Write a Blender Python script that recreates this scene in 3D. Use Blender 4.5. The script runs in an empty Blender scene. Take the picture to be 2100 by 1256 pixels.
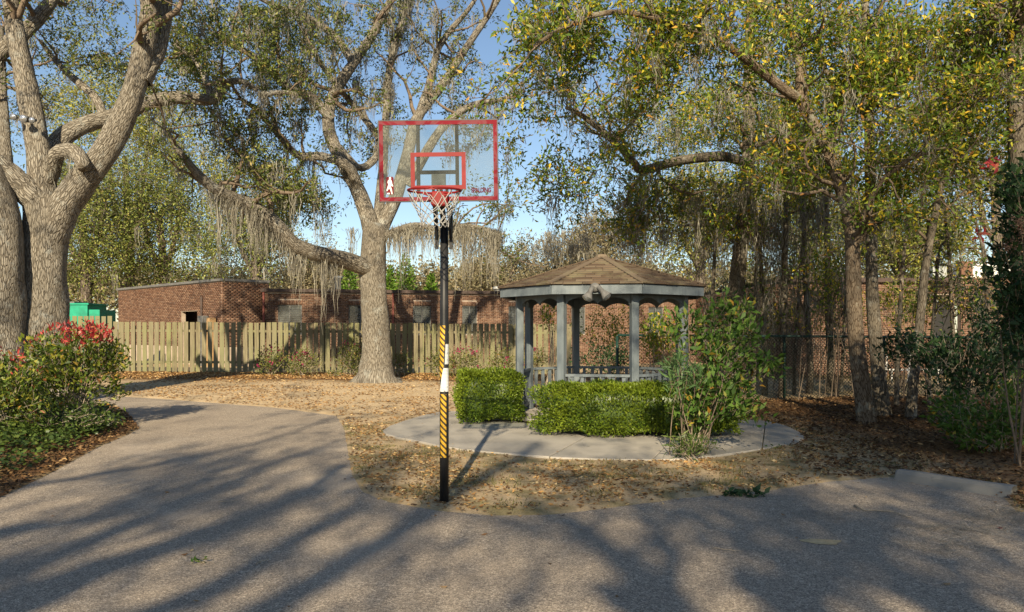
import bpy, math, random
import numpy as np

# ------------------------------------------------------------------ camera, sky, sun, exposure
R = math.radians
rng = np.random.default_rng(11)
random.seed(11)
sc = bpy.context.scene
F, HY, H = 1550.0, 680.0, 1.7          # focal length and horizon in photo pixels, eye height in metres
cd = bpy.data.cameras.new('camera'); cam = bpy.data.objects.new('camera', cd)
sc.collection.objects.link(cam); sc.camera = cam
cam.location = (0, 0, H); cam.rotation_euler = (R(90), 0, 0)
cd.sensor_width = 36; cd.lens = 36 * F / 2100; cd.shift_y = (HY - 628) / 2100
cd.clip_start = 0.05; cd.clip_end = 3000
SUN_EL, SUN_AZ = R(25.5), R(3.5)          # shadows run away from the camera, a little to the right
w = bpy.data.worlds.new('World'); sc.world = w; w.use_nodes = True
nt = w.node_tree; bg = nt.nodes['Background']
sky = nt.nodes.new('ShaderNodeTexSky'); sky.sky_type = 'NISHITA'; sky.sun_disc = False
sky.sun_elevation = SUN_EL; sky.sun_rotation = R(180) + SUN_AZ
sky.air_density = 1.0; sky.dust_density = 0.3; sky.ozone_density = 1.6
nt.links.new(sky.outputs[0], bg.inputs[0]); bg.inputs[1].default_value = 0.07
sl = bpy.data.lights.new('sun', 'SUN'); sl.energy = 5.0; sl.angle = R(0.53); sl.color = (1.0, 0.85, 0.60)
so = bpy.data.objects.new('sun', sl); sc.collection.objects.link(so)
so.rotation_euler = (R(90) - SUN_EL, 0, -SUN_AZ)
sc.view_settings.view_transform = 'Standard'; sc.view_settings.look = 'None'
sc.view_settings.exposure = 1.0; sc.view_settings.gamma = 1.0
sc.render.engine = 'CYCLES'; sc.cycles.use_denoising = True
sc.cycles.max_bounces = 7; sc.cycles.transparent_max_bounces = 12; sc.cycles.diffuse_bounces = 3
sc.cycles.caustics_reflective = False; sc.cycles.caustics_refractive = False

# ------------------------------------------------------------------ helpers
C = sc.collection
def P(px, py, Y): return np.array(((px - 1050) / F * Y, Y, H - (py - HY) / F * Y))
def G(px, py, z=0.0):
    Y = (H - z) * F / (py - HY); return ((px - 1050) / F * Y, Y)
def nrm(v): return v / np.maximum(np.linalg.norm(v, axis=-1, keepdims=True), 1e-9)
def tag(o, label=None, cat=None, group=None, kind=None):
    if label: o['label'] = label
    if cat: o['category'] = cat
    if group: o['group'] = group
    if kind: o['kind'] = kind
    return o
def empty(name, loc, label=None, cat=None, group=None, rz=0.0):
    o = bpy.data.objects.new(name, None); C.objects.link(o); o.location = loc; o.rotation_euler = (0, 0, rz)
    o.empty_display_size = 0.1
    return tag(o, label, cat, group)
def addobj(name, me, m, parent=None, smooth=False):
    if m is not None and not me.materials: me.materials.append(m)
    o = bpy.data.objects.new(name, me); C.objects.link(o)
    if parent is not None:
        o.parent = parent
        p = parent; loc = np.zeros(3); 
    return o
def rel(V, parent):
    """world coordinates -> coordinates of an unrotated Empty parent"""
    V = np.asarray(V, float).copy()
    p = parent
    while p is not None:
        V -= np.array(p.location); p = p.parent
    return V
def qmesh(name, V, Q, uv=None, smooth=False):
    """fast mesh from an (n,3) vertex array and an (m,k) face array"""
    V = np.asarray(V, np.float32); Q = np.asarray(Q, np.int32); k = Q.shape[1]
    me = bpy.data.meshes.new(name)
    me.vertices.add(len(V)); me.vertices.foreach_set('co', V.ravel())
    me.loops.add(Q.size); me.loops.foreach_set('vertex_index', Q.ravel())
    me.polygons.add(len(Q)); me.polygons.foreach_set('loop_start', np.arange(0, Q.size, k, dtype=np.int32))
    me.polygons.foreach_set('loop_total', np.full(len(Q), k, np.int32))
    if smooth: me.polygons.foreach_set('use_smooth', np.ones(len(Q), bool))
    if uv is not None:
        l = me.uv_layers.new(name='UVMap'); l.data.foreach_set('uv', np.asarray(uv, np.float32).ravel())
    me.update(calc_edges=True); return me
def pmesh(name, V, Fs, smooth=False):
    me = bpy.data.meshes.new(name); me.from_pydata([tuple(map(float, v)) for v in V], [], [tuple(map(int, f)) for f in Fs])
    if smooth: me.polygons.foreach_set('use_smooth', np.ones(len(me.polygons), bool))
    me.update(); return me
class MB:
    def __init__(s): s.V = []; s.F = []
    def add(s, V, Fs):
        b = len(s.V); s.V += [tuple(v) for v in V]; s.F += [tuple(i + b for i in f) for f in Fs]; return s
    def box(s, c, d, rz=0.0, bev=0.0):
        x, y, z = d[0] / 2, d[1] / 2, d[2] / 2
        ca, sa = math.cos(rz), math.sin(rz)
        if bev <= 0:
            pts = [(a * x, b * y, e * z) for e in (-1, 1) for b in (-1, 1) for a in (-1, 1)]
            fs = [(0, 2, 3, 1), (4, 5, 7, 6), (0, 1, 5, 4), (2, 6, 7, 3), (0, 4, 6, 2), (1, 3, 7, 5)]
        else:
            t = bev; ring = [(x - t, -y), (x, -y + t), (x, y - t), (x - t, y), (-x + t, y), (-x, y - t), (-x, -y + t), (-x + t, -y)]
            pts = []; fs = []
            for zz, sh in ((-z, t), (-z + t, 0), (z - t, 0), (z, t)):
                for (a, b) in ring: pts.append((a - math.copysign(sh * .7, a), b - math.copysign(sh * .7, b), zz))
            for l in range(3):
                for i in range(8): j = (i + 1) % 8; fs.append((l * 8 + i, l * 8 + j, l * 8 + 8 + j, l * 8 + 8 + i))
            fs.append(tuple(range(7, -1, -1))); fs.append(tuple(range(24, 32)))
        return s.add([(c[0] + ca * p[0] - sa * p[1], c[1] + sa * p[0] + ca * p[1], c[2] + p[2]) for p in pts], fs)
    def bar(s, a, b, wd, th, up=(0, 0, 1)):
        """rectangular bar from a to b; wd along the side, th along up"""
        a = np.array(a, float); b = np.array(b, float); t = nrm(b - a); up = np.array(up, float)
        sd = np.cross(t, up)
        if np.linalg.norm(sd) < 1e-6: sd = np.cross(t, (0, 1, 0))
        sd = nrm(sd); u = np.cross(sd, t)
        pts = [q + i * sd * wd / 2 + j * u * th / 2 for q in (a, b) for (i, j) in ((-1, -1), (1, -1), (1, 1), (-1, 1))]
        return s.add(pts, [(0, 1, 5, 4), (1, 2, 6, 5), (2, 3, 7, 6), (3, 0, 4, 7), (3, 2, 1, 0), (4, 5, 6, 7)])
    def tube(s, pts, rad, n=8, cap=True):
        pts = np.array(pts, float); m = len(pts)
        rad = np.broadcast_to(np.asarray(rad, float), (m,))
        V, Q, _ = tubes(pts[None], rad[None], n)
        fs = [tuple(q) for q in Q]
        if cap: fs += [tuple(range(n - 1, -1, -1)), tuple(range((m - 1) * n, m * n))]
        return s.add(V, fs)
    def lathe(s, prof, c, axis=(0, 0, 1), n=16):
        ax = nrm(np.array(axis, float)); rf = np.array((1., 0, 0)) if abs(ax[0]) < .9 else np.array((0, 1., 0))
        u = nrm(np.cross(ax, rf)); v = np.cross(ax, u); c = np.array(c, float); pts = []
        for (r, h) in prof:
            for k in range(n):
                a = 2 * math.pi * k / n; pts.append(c + ax * h + r * (math.cos(a) * u + math.sin(a) * v))
        fs = [(i * n + k, i * n + (k + 1) % n, (i + 1) * n + (k + 1) % n, (i + 1) * n + k) for i in range(len(prof) - 1) for k in range(n)]
        return s.add(pts, fs)
    def prism(s, poly, z0, z1):
        n = len(poly)
        return s.add([(x, y, z0) for x, y in poly] + [(x, y, z1) for x, y in poly],
                     [tuple(range(n - 1, -1, -1)), tuple(range(n, 2 * n))] + [(i, (i + 1) % n, n + (i + 1) % n, n + i) for i in range(n)])
    def build(s, name, m, parent=None, smooth=False, world=False):
        V = rel(s.V, parent) if (world and parent is not None) else s.V
        return addobj(name, pmesh(name, V, s.F, smooth), m, parent)
def tubes(paths, rad, n):
    """paths (N,M,3), rad (N,M) -> verts, quads, uv of N open tubes with n sides"""
    N, M, _ = paths.shape
    t = np.gradient(paths, axis=1); t = nrm(t)
    mean = nrm(paths[:, -1] - paths[:, 0])
    ref = np.zeros((N, 3)); i = np.argmin(np.abs(mean), axis=1); ref[np.arange(N), i] = 1
    u = nrm(np.cross(t, ref[:, None, :])); v = np.cross(t, u)
    a = np.arange(n) * 2 * np.pi / n
    ring = paths[:, :, None, :] + rad[:, :, None, None] * (np.cos(a)[None, None, :, None] * u[:, :, None, :] + np.sin(a)[None, None, :, None] * v[:, :, None, :])
    V = ring.reshape(-1, 3)
    base = (np.arange(N) * M * n)[:, None, None] + (np.arange(M - 1) * n)[None, :, None]
    k = np.arange(n)[None, None, :]; k2 = (np.arange(n) + 1) % n; k2 = k2[None, None, :]
    Q = np.stack([base + k, base + k2, base + n + k2, base + n + k], -1).reshape(-1, 4)
    L = np.concatenate([np.zeros((N, 1)), np.cumsum(np.linalg.norm(np.diff(paths, axis=1), axis=2), 1)], 1)
    rm = rad.max(1)
    u0 = (np.arange(n) / n)[None, None, :] * (2 * np.pi * rm)[:, None, None] + np.zeros((N, M - 1, n)) + (np.arange(N) * 3.7 % 50)[:, None, None]
    u1 = u0 + (2 * np.pi * rm / n)[:, None, None]
    v0 = L[:, :-1, None] + np.zeros((1, 1, n)); v1 = L[:, 1:, None] + np.zeros((1, 1, n))
    uv = np.stack([np.stack([u0, v0], -1), np.stack([u1, v0], -1), np.stack([u1, v1], -1), np.stack([u0, v1], -1)], 3).reshape(-1, 2)
    return V, Q, uv
def spline(pts, M):
    p = np.array(pts, float); p = np.vstack([2 * p[0] - p[1], p, 2 * p[-1] - p[-2]])
    n = len(p) - 3; out = []
    for s_ in np.linspace(0, n - 1e-6, M):
        i = int(s_); t = s_ - i; a, b, c, d = p[i:i + 4]
        out.append(.5 * (2 * b + (c - a) * t + (2 * a - 5 * b + 4 * c - d) * t * t + (3 * b - a - 3 * c + d) * t ** 3))
    return np.array(out)
def rdir(n): return nrm(rng.normal(size=(n, 3)))
def leaf_quads(c, size, asp=.42, axis=None, up=.5, bend=.12):
    """diamond leaves at c (N,3): four points each, folded along the midrib"""
    N = len(c); ax = rdir(N) if axis is None else nrm(axis + .6 * rng.normal(size=(N, 3)))
    nn = nrm(rdir(N) + np.array((0, -.25 * up, up))); sd = nrm(np.cross(ax, nn)); nn = np.cross(sd, ax)
    L = (size * (.5 + .85 * rng.random(N)))[:, None]; W = L * asp
    V = np.stack([c, c + ax * L * .45 + sd * W * .5 + nn * L * bend, c + ax * L - nn * L * bend, c + ax * L * .45 - sd * W * .5 + nn * L * bend], 1).reshape(-1, 3)
    return V, np.arange(N * 4).reshape(-1, 4)
def inpoly(x, y, poly):
    r = np.zeros(np.shape(x), bool); n = len(poly)
    for i in range(n):
        (x0, y0), (x1, y1) = poly[i], poly[(i + 1) % n]
        if y0 == y1: continue
        r ^= ((y0 > y) != (y1 > y)) & (x < (x1 - x0) * (y - y0) / (y1 - y0) + x0)
    return r
def sdf(x, y, poly):
    """signed distance, positive outside"""
    d = np.full(np.shape(x), 1e9); n = len(poly)
    for i in range(n):
        (x0, y0), (x1, y1) = poly[i], poly[(i + 1) % n]
        ex, ey = x1 - x0, y1 - y0; L2 = ex * ex + ey * ey + 1e-12
        t = np.clip(((x - x0) * ex + (y - y0) * ey) / L2, 0, 1)
        d = np.minimum(d, np.hypot(x - x0 - t * ex, y - y0 - t * ey))
    return np.where(inpoly(x, y, poly), -d, d)
def vnoise(x, y, s, seed=0):
    """smooth value noise in 0..1"""
    x = np.asarray(x) / s + 37.1 * seed; y = np.asarray(y) / s + 11.7 * seed
    xi = np.floor(x); yi = np.floor(y); fx = x - xi; fy = y - yi; fx = fx * fx * (3 - 2 * fx); fy = fy * fy * (3 - 2 * fy)
    h = lambda a, b: np.modf(np.abs(np.sin(a * 127.1 + b * 311.7 + seed * 7.3) * 43758.5453))[0]
    return (h(xi, yi) * (1 - fx) + h(xi + 1, yi) * fx) * (1 - fy) + (h(xi, yi + 1) * (1 - fx) + h(xi + 1, yi + 1) * fx) * fy
def sstep(a, b, x): t = np.clip((x - a) / (b - a), 0, 1); return t * t * (3 - 2 * t)

# ------------------------------------------------------------------ materials
class NT:
    def __init__(s, name):
        s.m = bpy.data.materials.new(name); s.m.use_nodes = True; s.t = s.m.node_tree; s.b = s.t.nodes['Principled BSDF']; s.out = s.t.nodes['Material Output']
    def n(s, ty, **kw):
        nd = s.t.nodes.new(ty)
        for k, v in kw.items():
            if k in ('op',): nd.operation = v
            elif k == 'inp':
                for kk, vv in v.items(): nd.inputs[kk].default_value = vv
            else: setattr(nd, k, v)
        return nd
    def l(s, a, b): s.t.links.new(a, b)
    def ramp(s, fac, stops, interp='LINEAR'):
        r = s.n('ShaderNodeValToRGB'); e = r.color_ramp.elements; r.color_ramp.interpolation = interp
        while len(e) < len(stops): e.new(.5)
        for i, (p, c) in enumerate(stops): e[i].position = p; e[i].color = (*c, 1)
        s.l(fac, r.inputs[0]); return r.outputs[0]
    def noise(s, vec, scale, detail=4, rough=.55, dist=0.):
        nd = s.n('ShaderNodeTexNoise', inp={'Scale': scale, 'Detail': detail, 'Roughness': rough, 'Distortion': dist})
        if vec is not None: s.l(vec, nd.inputs['Vector'])
        return nd.outputs[0]
    def mapping(s, vec, scale=(1, 1, 1), loc=(0, 0, 0)):
        mp = s.n('ShaderNodeMapping', inp={'Scale': scale, 'Location': loc}); s.l(vec, mp.inputs[0]); return mp.outputs[0]
    def coord(s, which='Object'): return s.n('ShaderNodeTexCoord').outputs[which]
    def pos(s): return s.n('ShaderNodeNewGeometry').outputs['Position']
    def island(s): return s.n('ShaderNodeNewGeometry').outputs['Random Per Island']
    def objrand(s): return s.n('ShaderNodeObjectInfo').outputs['Random']
    def mix(s, fac, a, b, blend='MIX'):
        nd = s.n('ShaderNodeMix', data_type='RGBA', blend_type=blend)
        for q, i in ((fac, 0), (a, 6), (b, 7)):
            if isinstance(q, (int, float)): nd.inputs[i].default_value = q
            elif isinstance(q, tuple): nd.inputs[i].default_value = (*q, 1)
            else: s.l(q, nd.inputs[i])
        return nd.outputs[2]
    def math(s, op, a, b=0.):
        nd = s.n('ShaderNodeMath', op=op)
        for q, i in ((a, 0), (b, 1)):
            if isinstance(q, (int, float)): nd.inputs[i].default_value = q
            else: s.l(q, nd.inputs[i])
        return nd.outputs[0]
    def col(s, c): s.l(c, s.b.inputs['Base Color'])
    def bump(s, h, strength=.5, dist=.02):
        b = s.n('ShaderNodeBump', inp={'Strength': strength, 'Distance': dist}); s.l(h, b.inputs['Height']); s.l(b.outputs[0], s.b.inputs['Normal']); return b
    def rough(s, r, spec=.4): s.b.inputs['Roughness'].default_value = r; s.b.inputs['Specular IOR Level'].default_value = spec
def m_leaf(name, stops, trans=.3, rough=.5, spec=.35, patch=None):
    t = NT(name); c = t.ramp(t.island(), stops)
    if patch:
        f = t.noise(t.pos(), patch[0], 2); c = t.mix(t.ramp(f, [(.42, (0, 0, 0)), (.62, (1, 1, 1))]), c, t.mix(.75, c, patch[1]))
    t.col(c); t.rough(rough, spec)
    tr = t.n('ShaderNodeBsdfTranslucent'); t.l(c, tr.inputs[0])
    mx = t.n('ShaderNodeMixShader', inp={0: trans}); t.l(t.b.outputs[0], mx.inputs[1]); t.l(tr.outputs[0], mx.inputs[2]); t.l(mx.outputs[0], t.out.inputs[0])
    return t.m
def m_plain(name, c, rough=.6, spec=.3, var=.15, scale=4., bump=0., bscale=60., metal=0.):
    t = NT(name); f = t.noise(t.coord(), scale, 5)
    lo = tuple(x * (1 - var) for x in c); hi = tuple(min(1, x * (1 + var)) for x in c)
    t.col(t.ramp(f, [(.3, lo), (.7, hi)])); t.rough(rough, spec); t.b.inputs['Metallic'].default_value = metal
    if bump: t.bump(t.noise(t.coord(), bscale, 4), bump, .01)
    return t.m
def m_bark(name, dark, mid, light, sc_=9., strength=.9, dist=.05, lichen=None):
    t = NT(name); uv = t.coord('UV')
    a = t.noise(t.mapping(uv, (1.0, .22, 1)), sc_, 5, .62, .9)
    v = t.n('ShaderNodeTexVoronoi', feature='DISTANCE_TO_EDGE', inp={'Scale': sc_ * 1.2}); t.l(t.mapping(uv, (1., .26, 1)), v.inputs['Vector'])
    nd = t.noise(uv, sc_ * 3, 4)
    ridge = t.math('MULTIPLY', t.ramp(v.outputs[0], [(.0, (0, 0, 0)), (.16, (1, 1, 1))]), t.math('ADD', t.math('MULTIPLY', a, .9), .25))
    hgt = t.math('ADD', ridge, t.math('MULTIPLY', nd, .25))
    c = t.ramp(hgt, [(.10, tuple(x * .85 for x in dark)), (.42, mid), (.9, light)])
    big = t.noise(t.pos(), 1.1, 3)
    c = t.mix(t.math('MULTIPLY', big, .35), c, tuple(x * .6 for x in mid))
    if lichen: c = t.mix(t.ramp(t.noise(t.pos(), 2.7, 5, .7), [(.56, (0, 0, 0)), (.66, (.75, .75, .75))]), c, lichen)
    t.col(c); t.rough(.95, .1); t.bump(hgt, strength, dist); return t.m
M = {}
M['bark_oak'] = m_bark('bark_oak', (0.09085, 0.07607, 0.05958), (0.1953, 0.1692, 0.133), (0.3089, 0.2805, 0.2341), 17, .9, .035, (0.3271, 0.3281, 0.2979))
M['bark_far'] = m_bark('bark_far', (0.034, 0.0255, 0.01955), (0.102, 0.08075, 0.0612), (0.2125, 0.1785, 0.1445), 8, .8, .05)
M['bark_thin'] = m_bark('bark_thin', (0.0425, 0.0306, 0.0204), (0.1275, 0.0935, 0.06375), (0.2125, 0.17, 0.1232), 26, .5, .02, (0.2805, 0.2805, 0.2295))
M['bark_mossy'] = m_bark('bark_mossy', (0.0425, 0.034, 0.0255), (0.1148, 0.0952, 0.07055), (0.187, 0.1615, 0.1258), 24, .5, .02, (0.306, 0.289, 0.2465))
M['twig'] = m_plain('twig', (.15, .115, .085), .9, .1, .3, 20)
M['twig_pale'] = m_plain('twig_pale', (.30, .25, .19), .9, .1, .25, 20)
M['leaf_oak'] = m_leaf('leaf_oak', [(0, (0.05152, 0.07906, 0.01771)), (.4, (0.1095, 0.1466, 0.03036)), (.8, (0.1996, 0.2372, 0.05313)), (.95, (0.2962, 0.2875, 0.0759)), (1, (0.3478, 0.2444, 0.0759))], .38, .5, .3)
M['leaf_laurel'] = m_leaf('leaf_laurel', [(0, (0.06863, 0.128, 0.0165)), (.45, (0.1525, 0.2319, 0.0275)), (.74, (0.2898, 0.336, 0.04125)), (.91, (0.6863, 0.544, 0.04125)), (.95, (0.7625, 0.496, 0.04125)), (1, (0.4575, 0.208, 0.055))], .45, .45, .35)
M['leaf_bgyellow'] = m_leaf('leaf_bgyellow', [(0, (0.1116, 0.1365, 0.0275)), (.5, (0.2494, 0.2731, 0.05625)), (.9, (0.42, 0.4025, 0.0875)), (1, (0.3675, 0.2587, 0.075))], .38, .5, .3)
M['leaf_bgpale'] = m_leaf('leaf_bgpale', [(0, (0.1495, 0.138, 0.0805)), (.5, (0.23, 0.207, 0.115)), (1, (0.299, 0.2415, 0.1495))], .3, .6, .2)
M['leaf_bgdark'] = m_leaf('leaf_bgdark', [(0, (0.069, 0.09, 0.02112)), (.5, (0.1518, 0.1875, 0.04224)), (.9, (0.2898, 0.315, 0.0726)), (1, (0.3864, 0.33, 0.0924))], .32, .5, .3)
M['leaf_conifer'] = m_leaf('leaf_conifer', [(0, (.06, .13, .015)), (.6, (.12, .22, .025)), (1, (.19, .28, .04))], .3, .55, .3)
M['leaf_box'] = m_leaf('leaf_box', [(0, (.045, .085, .008)), (.5, (.10, .165, .014)), (.85, (.18, .245, .022)), (1, (.25, .28, .04))], .36, .45, .35, (1.6, (.20, .26, .02)))
M['leaf_photinia'] = m_leaf('leaf_photinia', [(0, (.05, .09, .016)), (.5, (.12, .175, .025)), (.8, (.23, .26, .035)), (.95, (.36, .3, .045)), (1, (.42, .12, .05))], .38, .42, .4)
M['leaf_red'] = m_leaf('leaf_red', [(0, (.22, .02, .022)), (.5, (.42, .04, .045)), (.85, (.55, .085, .075)), (1, (.5, .17, .07))], .35, .35, .5)
M['leaf_shrub'] = m_leaf('leaf_shrub', [(0, (0.042, 0.096, 0.0168)), (.5, (0.09, 0.174, 0.0288)), (.9, (0.156, 0.24, 0.048)), (.97, (0.36, 0.264, 0.036)), (1, (0.42, 0.168, 0.036))], .36, .5, .25)
M['leaf_darkgreen'] = m_leaf('leaf_darkgreen', [(0, (.018, .042, .018)), (.6, (.035, .075, .03)), (1, (.065, .12, .035))], .3, .5, .25)
M['leaf_oleander'] = m_leaf('leaf_oleander', [(0, (.06, .12, .04)), (1, (.12, .2, .07))], .3, .4, .4)
M['leaf_azalea'] = m_leaf('leaf_azalea', [(0, (.06, .085, .018)), (.5, (.12, .14, .03)), (.9, (.2, .19, .045)), (1, (.25, .12, .05))], .3, .5, .3)
M['leaf_ivy'] = m_leaf('leaf_ivy', [(0, (.03, .055, .014)), (.6, (.07, .115, .022)), (1, (.13, .17, .035))], .3, .4, .4)
M['petal'] = m_leaf('petal', [(0, (0.22, 0.011, 0.066)), (.6, (0.33, 0.02475, 0.11)), (1, (0.3575, 0.066, 0.121))], .35, .5, .2)
M['blossom'] = m_leaf('blossom', [(0, (.2, .115, .085)), (.6, (.33, .2, .14)), (1, (.42, .3, .2))], .3, .7, .1)
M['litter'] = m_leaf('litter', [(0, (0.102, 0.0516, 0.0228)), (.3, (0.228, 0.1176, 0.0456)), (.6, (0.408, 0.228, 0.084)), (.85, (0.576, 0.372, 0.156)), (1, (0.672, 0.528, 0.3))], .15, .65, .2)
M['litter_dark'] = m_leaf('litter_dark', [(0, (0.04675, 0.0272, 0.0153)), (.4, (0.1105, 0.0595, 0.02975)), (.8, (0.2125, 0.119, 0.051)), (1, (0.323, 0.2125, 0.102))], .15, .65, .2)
M['grass'] = m_leaf('grass', [(0, (.07, .085, .022)), (.5, (.16, .15, .05)), (1, (.30, .25, .10))], .3, .6, .2)
M['moss'] = m_leaf('moss', [(0, (0.1627, 0.1478, 0.1201)), (.5, (0.2753, 0.2553, 0.2087)), (1, (0.4005, 0.3829, 0.324))], .35, .9, .05)
def m_asphalt():
    t = NT('asphalt'); p = t.pos()
    def stones(sc_):
        v = t.n('ShaderNodeTexVoronoi', inp={'Scale': sc_}); t.l(p, v.inputs['Vector']); h = t.n('ShaderNodeSeparateColor'); t.l(v.outputs['Color'], h.inputs[0]); return v.outputs['Distance'], h.outputs[0]
    d1, r1_ = stones(150); d2, r2_ = stones(74); bg_ = t.noise(p, .9, 5, .6); md = t.noise(p, 12, 5, .7)
    c1_ = t.ramp(r1_, [(0, (0.08543, 0.07179, 0.05803)), (.35, (0.2485, 0.2064, 0.1639)), (.7, (0.466, 0.3889, 0.3047)), (1, (0.963, 0.8076, 0.6239))])
    c2_ = t.ramp(r2_, [(0, (0.1087, 0.08974, 0.07254)), (.5, (0.3106, 0.2572, 0.2032)), (.9, (0.5591, 0.4636, 0.3628)), (1, (0.9319, 0.7777, 0.6094))])
    c = t.mix(.42, c1_, c2_)
    c = t.mix(t.ramp(md, [(.35, (.35, .35, .35)), (.6, (0, 0, 0))]), c, (0.1553, 0.1286, 0.1045)); c = t.mix(t.ramp(bg_, [(.35, (0, 0, 0)), (.7, (.45, .45, .45))]), c, (0.233, 0.1914, 0.1538))
    st = t.ramp(t.noise(p, .35, 3, .5, 1.), [(.58, (0, 0, 0)), (.68, (.35, .35, .35))]); c = t.mix(st, c, (0.5591, 0.4636, 0.3628))
    t.col(c); t.rough(.95, .12); t.bump(t.math('ADD', d1, d2), .5, .006); return t.m
M['asphalt'] = m_asphalt()
def m_ground():
    t = NT('ground'); p = t.pos(); at = t.n('ShaderNodeAttribute', attribute_name='zone'); sp = t.n('ShaderNodeSeparateColor'); t.l(at.outputs[0], sp.inputs[0])
    fine = t.noise(p, 55, 5, .7); mid = t.noise(p, 5, 5, .65)
    sand = t.ramp(fine, [(.25, (.36, .265, .16)), (.5, (.53, .405, .255)), (.8, (.66, .53, .36))])
    soil = t.ramp(fine, [(.25, (.2, .138, .075)), (.5, (.40, .29, .165)), (.8, (.58, .44, .26))])
    litter = t.ramp(t.noise(p, 30, 5, .8), [(.3, (.05, .03, .016)), (.5, (.15, .085, .04)), (.72, (.28, .17, .08))])
    green = t.ramp(fine, [(.3, (.09, .085, .035)), (.7, (.22, .19, .09))])
    c = t.mix(t.ramp(mid, [(.3, (.2, .2, .2)), (.7, (1, 1, 1))]), soil, t.mix(.55, soil, sand))
    sand = t.mix(t.ramp(t.noise(p, 1.4, 5, .65), [(.38, (.55, .55, .55)), (.62, (0, 0, 0))]), sand, soil); c = t.mix(sp.outputs[0], c, sand); c = t.mix(sp.outputs[1], c, litter)
    c = t.mix(t.math('MULTIPLY', sp.outputs[2], t.ramp(t.noise(p, 2.2, 4), [(.45, (0, 0, 0)), (.62, (1, 1, 1))])), c, green)
    t.col(c); t.rough(.97, .1); t.bump(t.math('ADD', fine, t.math('MULTIPLY', mid, .3)), .6, .012); return t.m
M['ground'] = m_ground()
def m_concrete(name, base):
    t = NT(name); p = t.pos(); f = t.noise(p, 90, 4, .7); b_ = t.noise(p, 1.7, 5, .6)
    c = t.ramp(b_, [(.3, tuple(x * .72 for x in base)), (.7, base)]); c = t.mix(t.math('MULTIPLY', f, .35), c, tuple(x * .6 for x in base))
    c = t.mix(t.ramp(t.noise(p, 6, 4, .7), [(.62, (0, 0, 0)), (.7, (.5, .5, .5))]), c, tuple(x * .5 for x in base))
    t.col(c); t.rough(.9, .2); t.bump(f, .3, .004); return t.m
M['concrete'] = m_concrete('concrete', (.42, .385, .335)); M['kerbstone'] = m_concrete('kerbstone', (.27, .26, .24))
def m_fence():
    t = NT('fence_wood'); p = t.pos(); r = t.objrand()
    g = t.noise(t.mapping(p, (22, 22, 1.1)), 1.6, 5, .65); g2 = t.noise(t.mapping(p, (3, 3, .5)), 1.2, 4)
    c = t.ramp(g, [(.3, (0.06864, 0.05814, 0.0357)), (.5, (0.1534, 0.1308, 0.08211)), (.75, (0.2503, 0.2164, 0.1384))])
    c = t.mix(t.ramp(g2, [(.42, (0, 0, 0)), (.62, (.75, .75, .75))]), c, (.17, .18, .075))
    c = t.mix(t.math('MULTIPLY', r, .7), c, (.17, .155, .10)); t.col(c); t.rough(.9, .15); t.bump(g, .5, .006); return t.m
M['fence_wood'] = m_fence()
def m_brick():
    t = NT('brick'); c = t.ramp(t.island(), [(0, (0.06084, 0.03213, 0.0216)), (.35, (0.11, 0.05865, 0.0378)), (.7, (0.1498, 0.08415, 0.054)), (.92, (0.1872, 0.1173, 0.0783)), (1, (0.08424, 0.05355, 0.04212))])
    c = t.mix(t.math('MULTIPLY', t.noise(t.pos(), 14, 4), .35), c, (.2, .1, .065)); t.col(c); t.rough(.9, .15); t.bump(t.noise(t.pos(), 90, 3), .4, .006); return t.m
M['brick'] = m_brick(); M['mortar'] = m_plain('mortar', (.36, .29, .23), .95, .1, .2, 6)
def m_shingle():
    t = NT('shingle'); p = t.pos(); r = t.objrand(); f = t.noise(p, 120, 3, .8)
    c = t.ramp(r, [(0, (0.07488, 0.05069, 0.03456)), (.4, (0.1152, 0.08064, 0.05587)), (.75, (0.1555, 0.1152, 0.08064)), (1, (0.1728, 0.1382, 0.09792))])
    c = t.mix(t.math('MULTIPLY', f, .5), c, (.085, .063, .048)); c = t.mix(t.ramp(t.noise(p, 2.3, 4), [(.5, (0, 0, 0)), (.7, (.5, .5, .5))]), c, (.2, .19, .11))
    t.col(c); t.rough(.95, .15); t.bump(f, .5, .004); return t.m
M['shingle'] = m_shingle()
def m_gpaint():
    t = NT('grey_paint'); p = t.pos(); g = t.noise(t.mapping(p, (9, 9, 1.5)), 2, 4)
    c = t.ramp(g, [(.3, (.10, .122, .137)), (.7, (.145, .168, .183))]); c = t.mix(t.ramp(t.noise(p, 5, 5, .7), [(.6, (0, 0, 0)), (.72, (.5, .5, .5))]), c, (.13, .135, .12))
    t.col(c); t.rough(.6, .3); t.bump(g, .15, .004); return t.m
M['grey_paint'] = m_gpaint()
M['black_metal'] = m_plain('black_metal', (.018, .018, .019), .45, .25, .3, 6)
M['grey_metal'] = m_plain('grey_metal', (.12, .118, .115), .6, .25, .35, 12)
M['strut'] = m_plain('strut', (.01, .01, .011), .9, .03, .2, 5)
M['dark_grey'] = m_plain('dark_grey', (.085, .088, .092), .6, .2, .5, 14)
M['steel'] = m_plain('steel', (.38, .38, .37), .4, .5, .2, 6)
M['green_pvc'] = m_plain('green_pvc', (.008, .036, .028), .5, .4, .2, 6)
M['wire'] = m_plain('wire', (.012, .018, .014), .6, .3, .2, 6)
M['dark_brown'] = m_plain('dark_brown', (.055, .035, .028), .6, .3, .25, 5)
M['red_brown'] = m_plain('red_brown', (.16, .045, .032), .6, .3, .25, 5)
M['green_bin'] = m_plain('green_bin', (.005, .22, .13), .5, .4, .3, 3)
M['white'] = m_plain('white', (.62, .61, .58), .6, .3, .12, 4)
M['offwhite'] = m_plain('offwhite', (.33, .35, .34), .6, .3, .15, 5)
M['tan'] = m_plain('tan', (.34, .22, .11), .7, .2, .2, 5)
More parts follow.
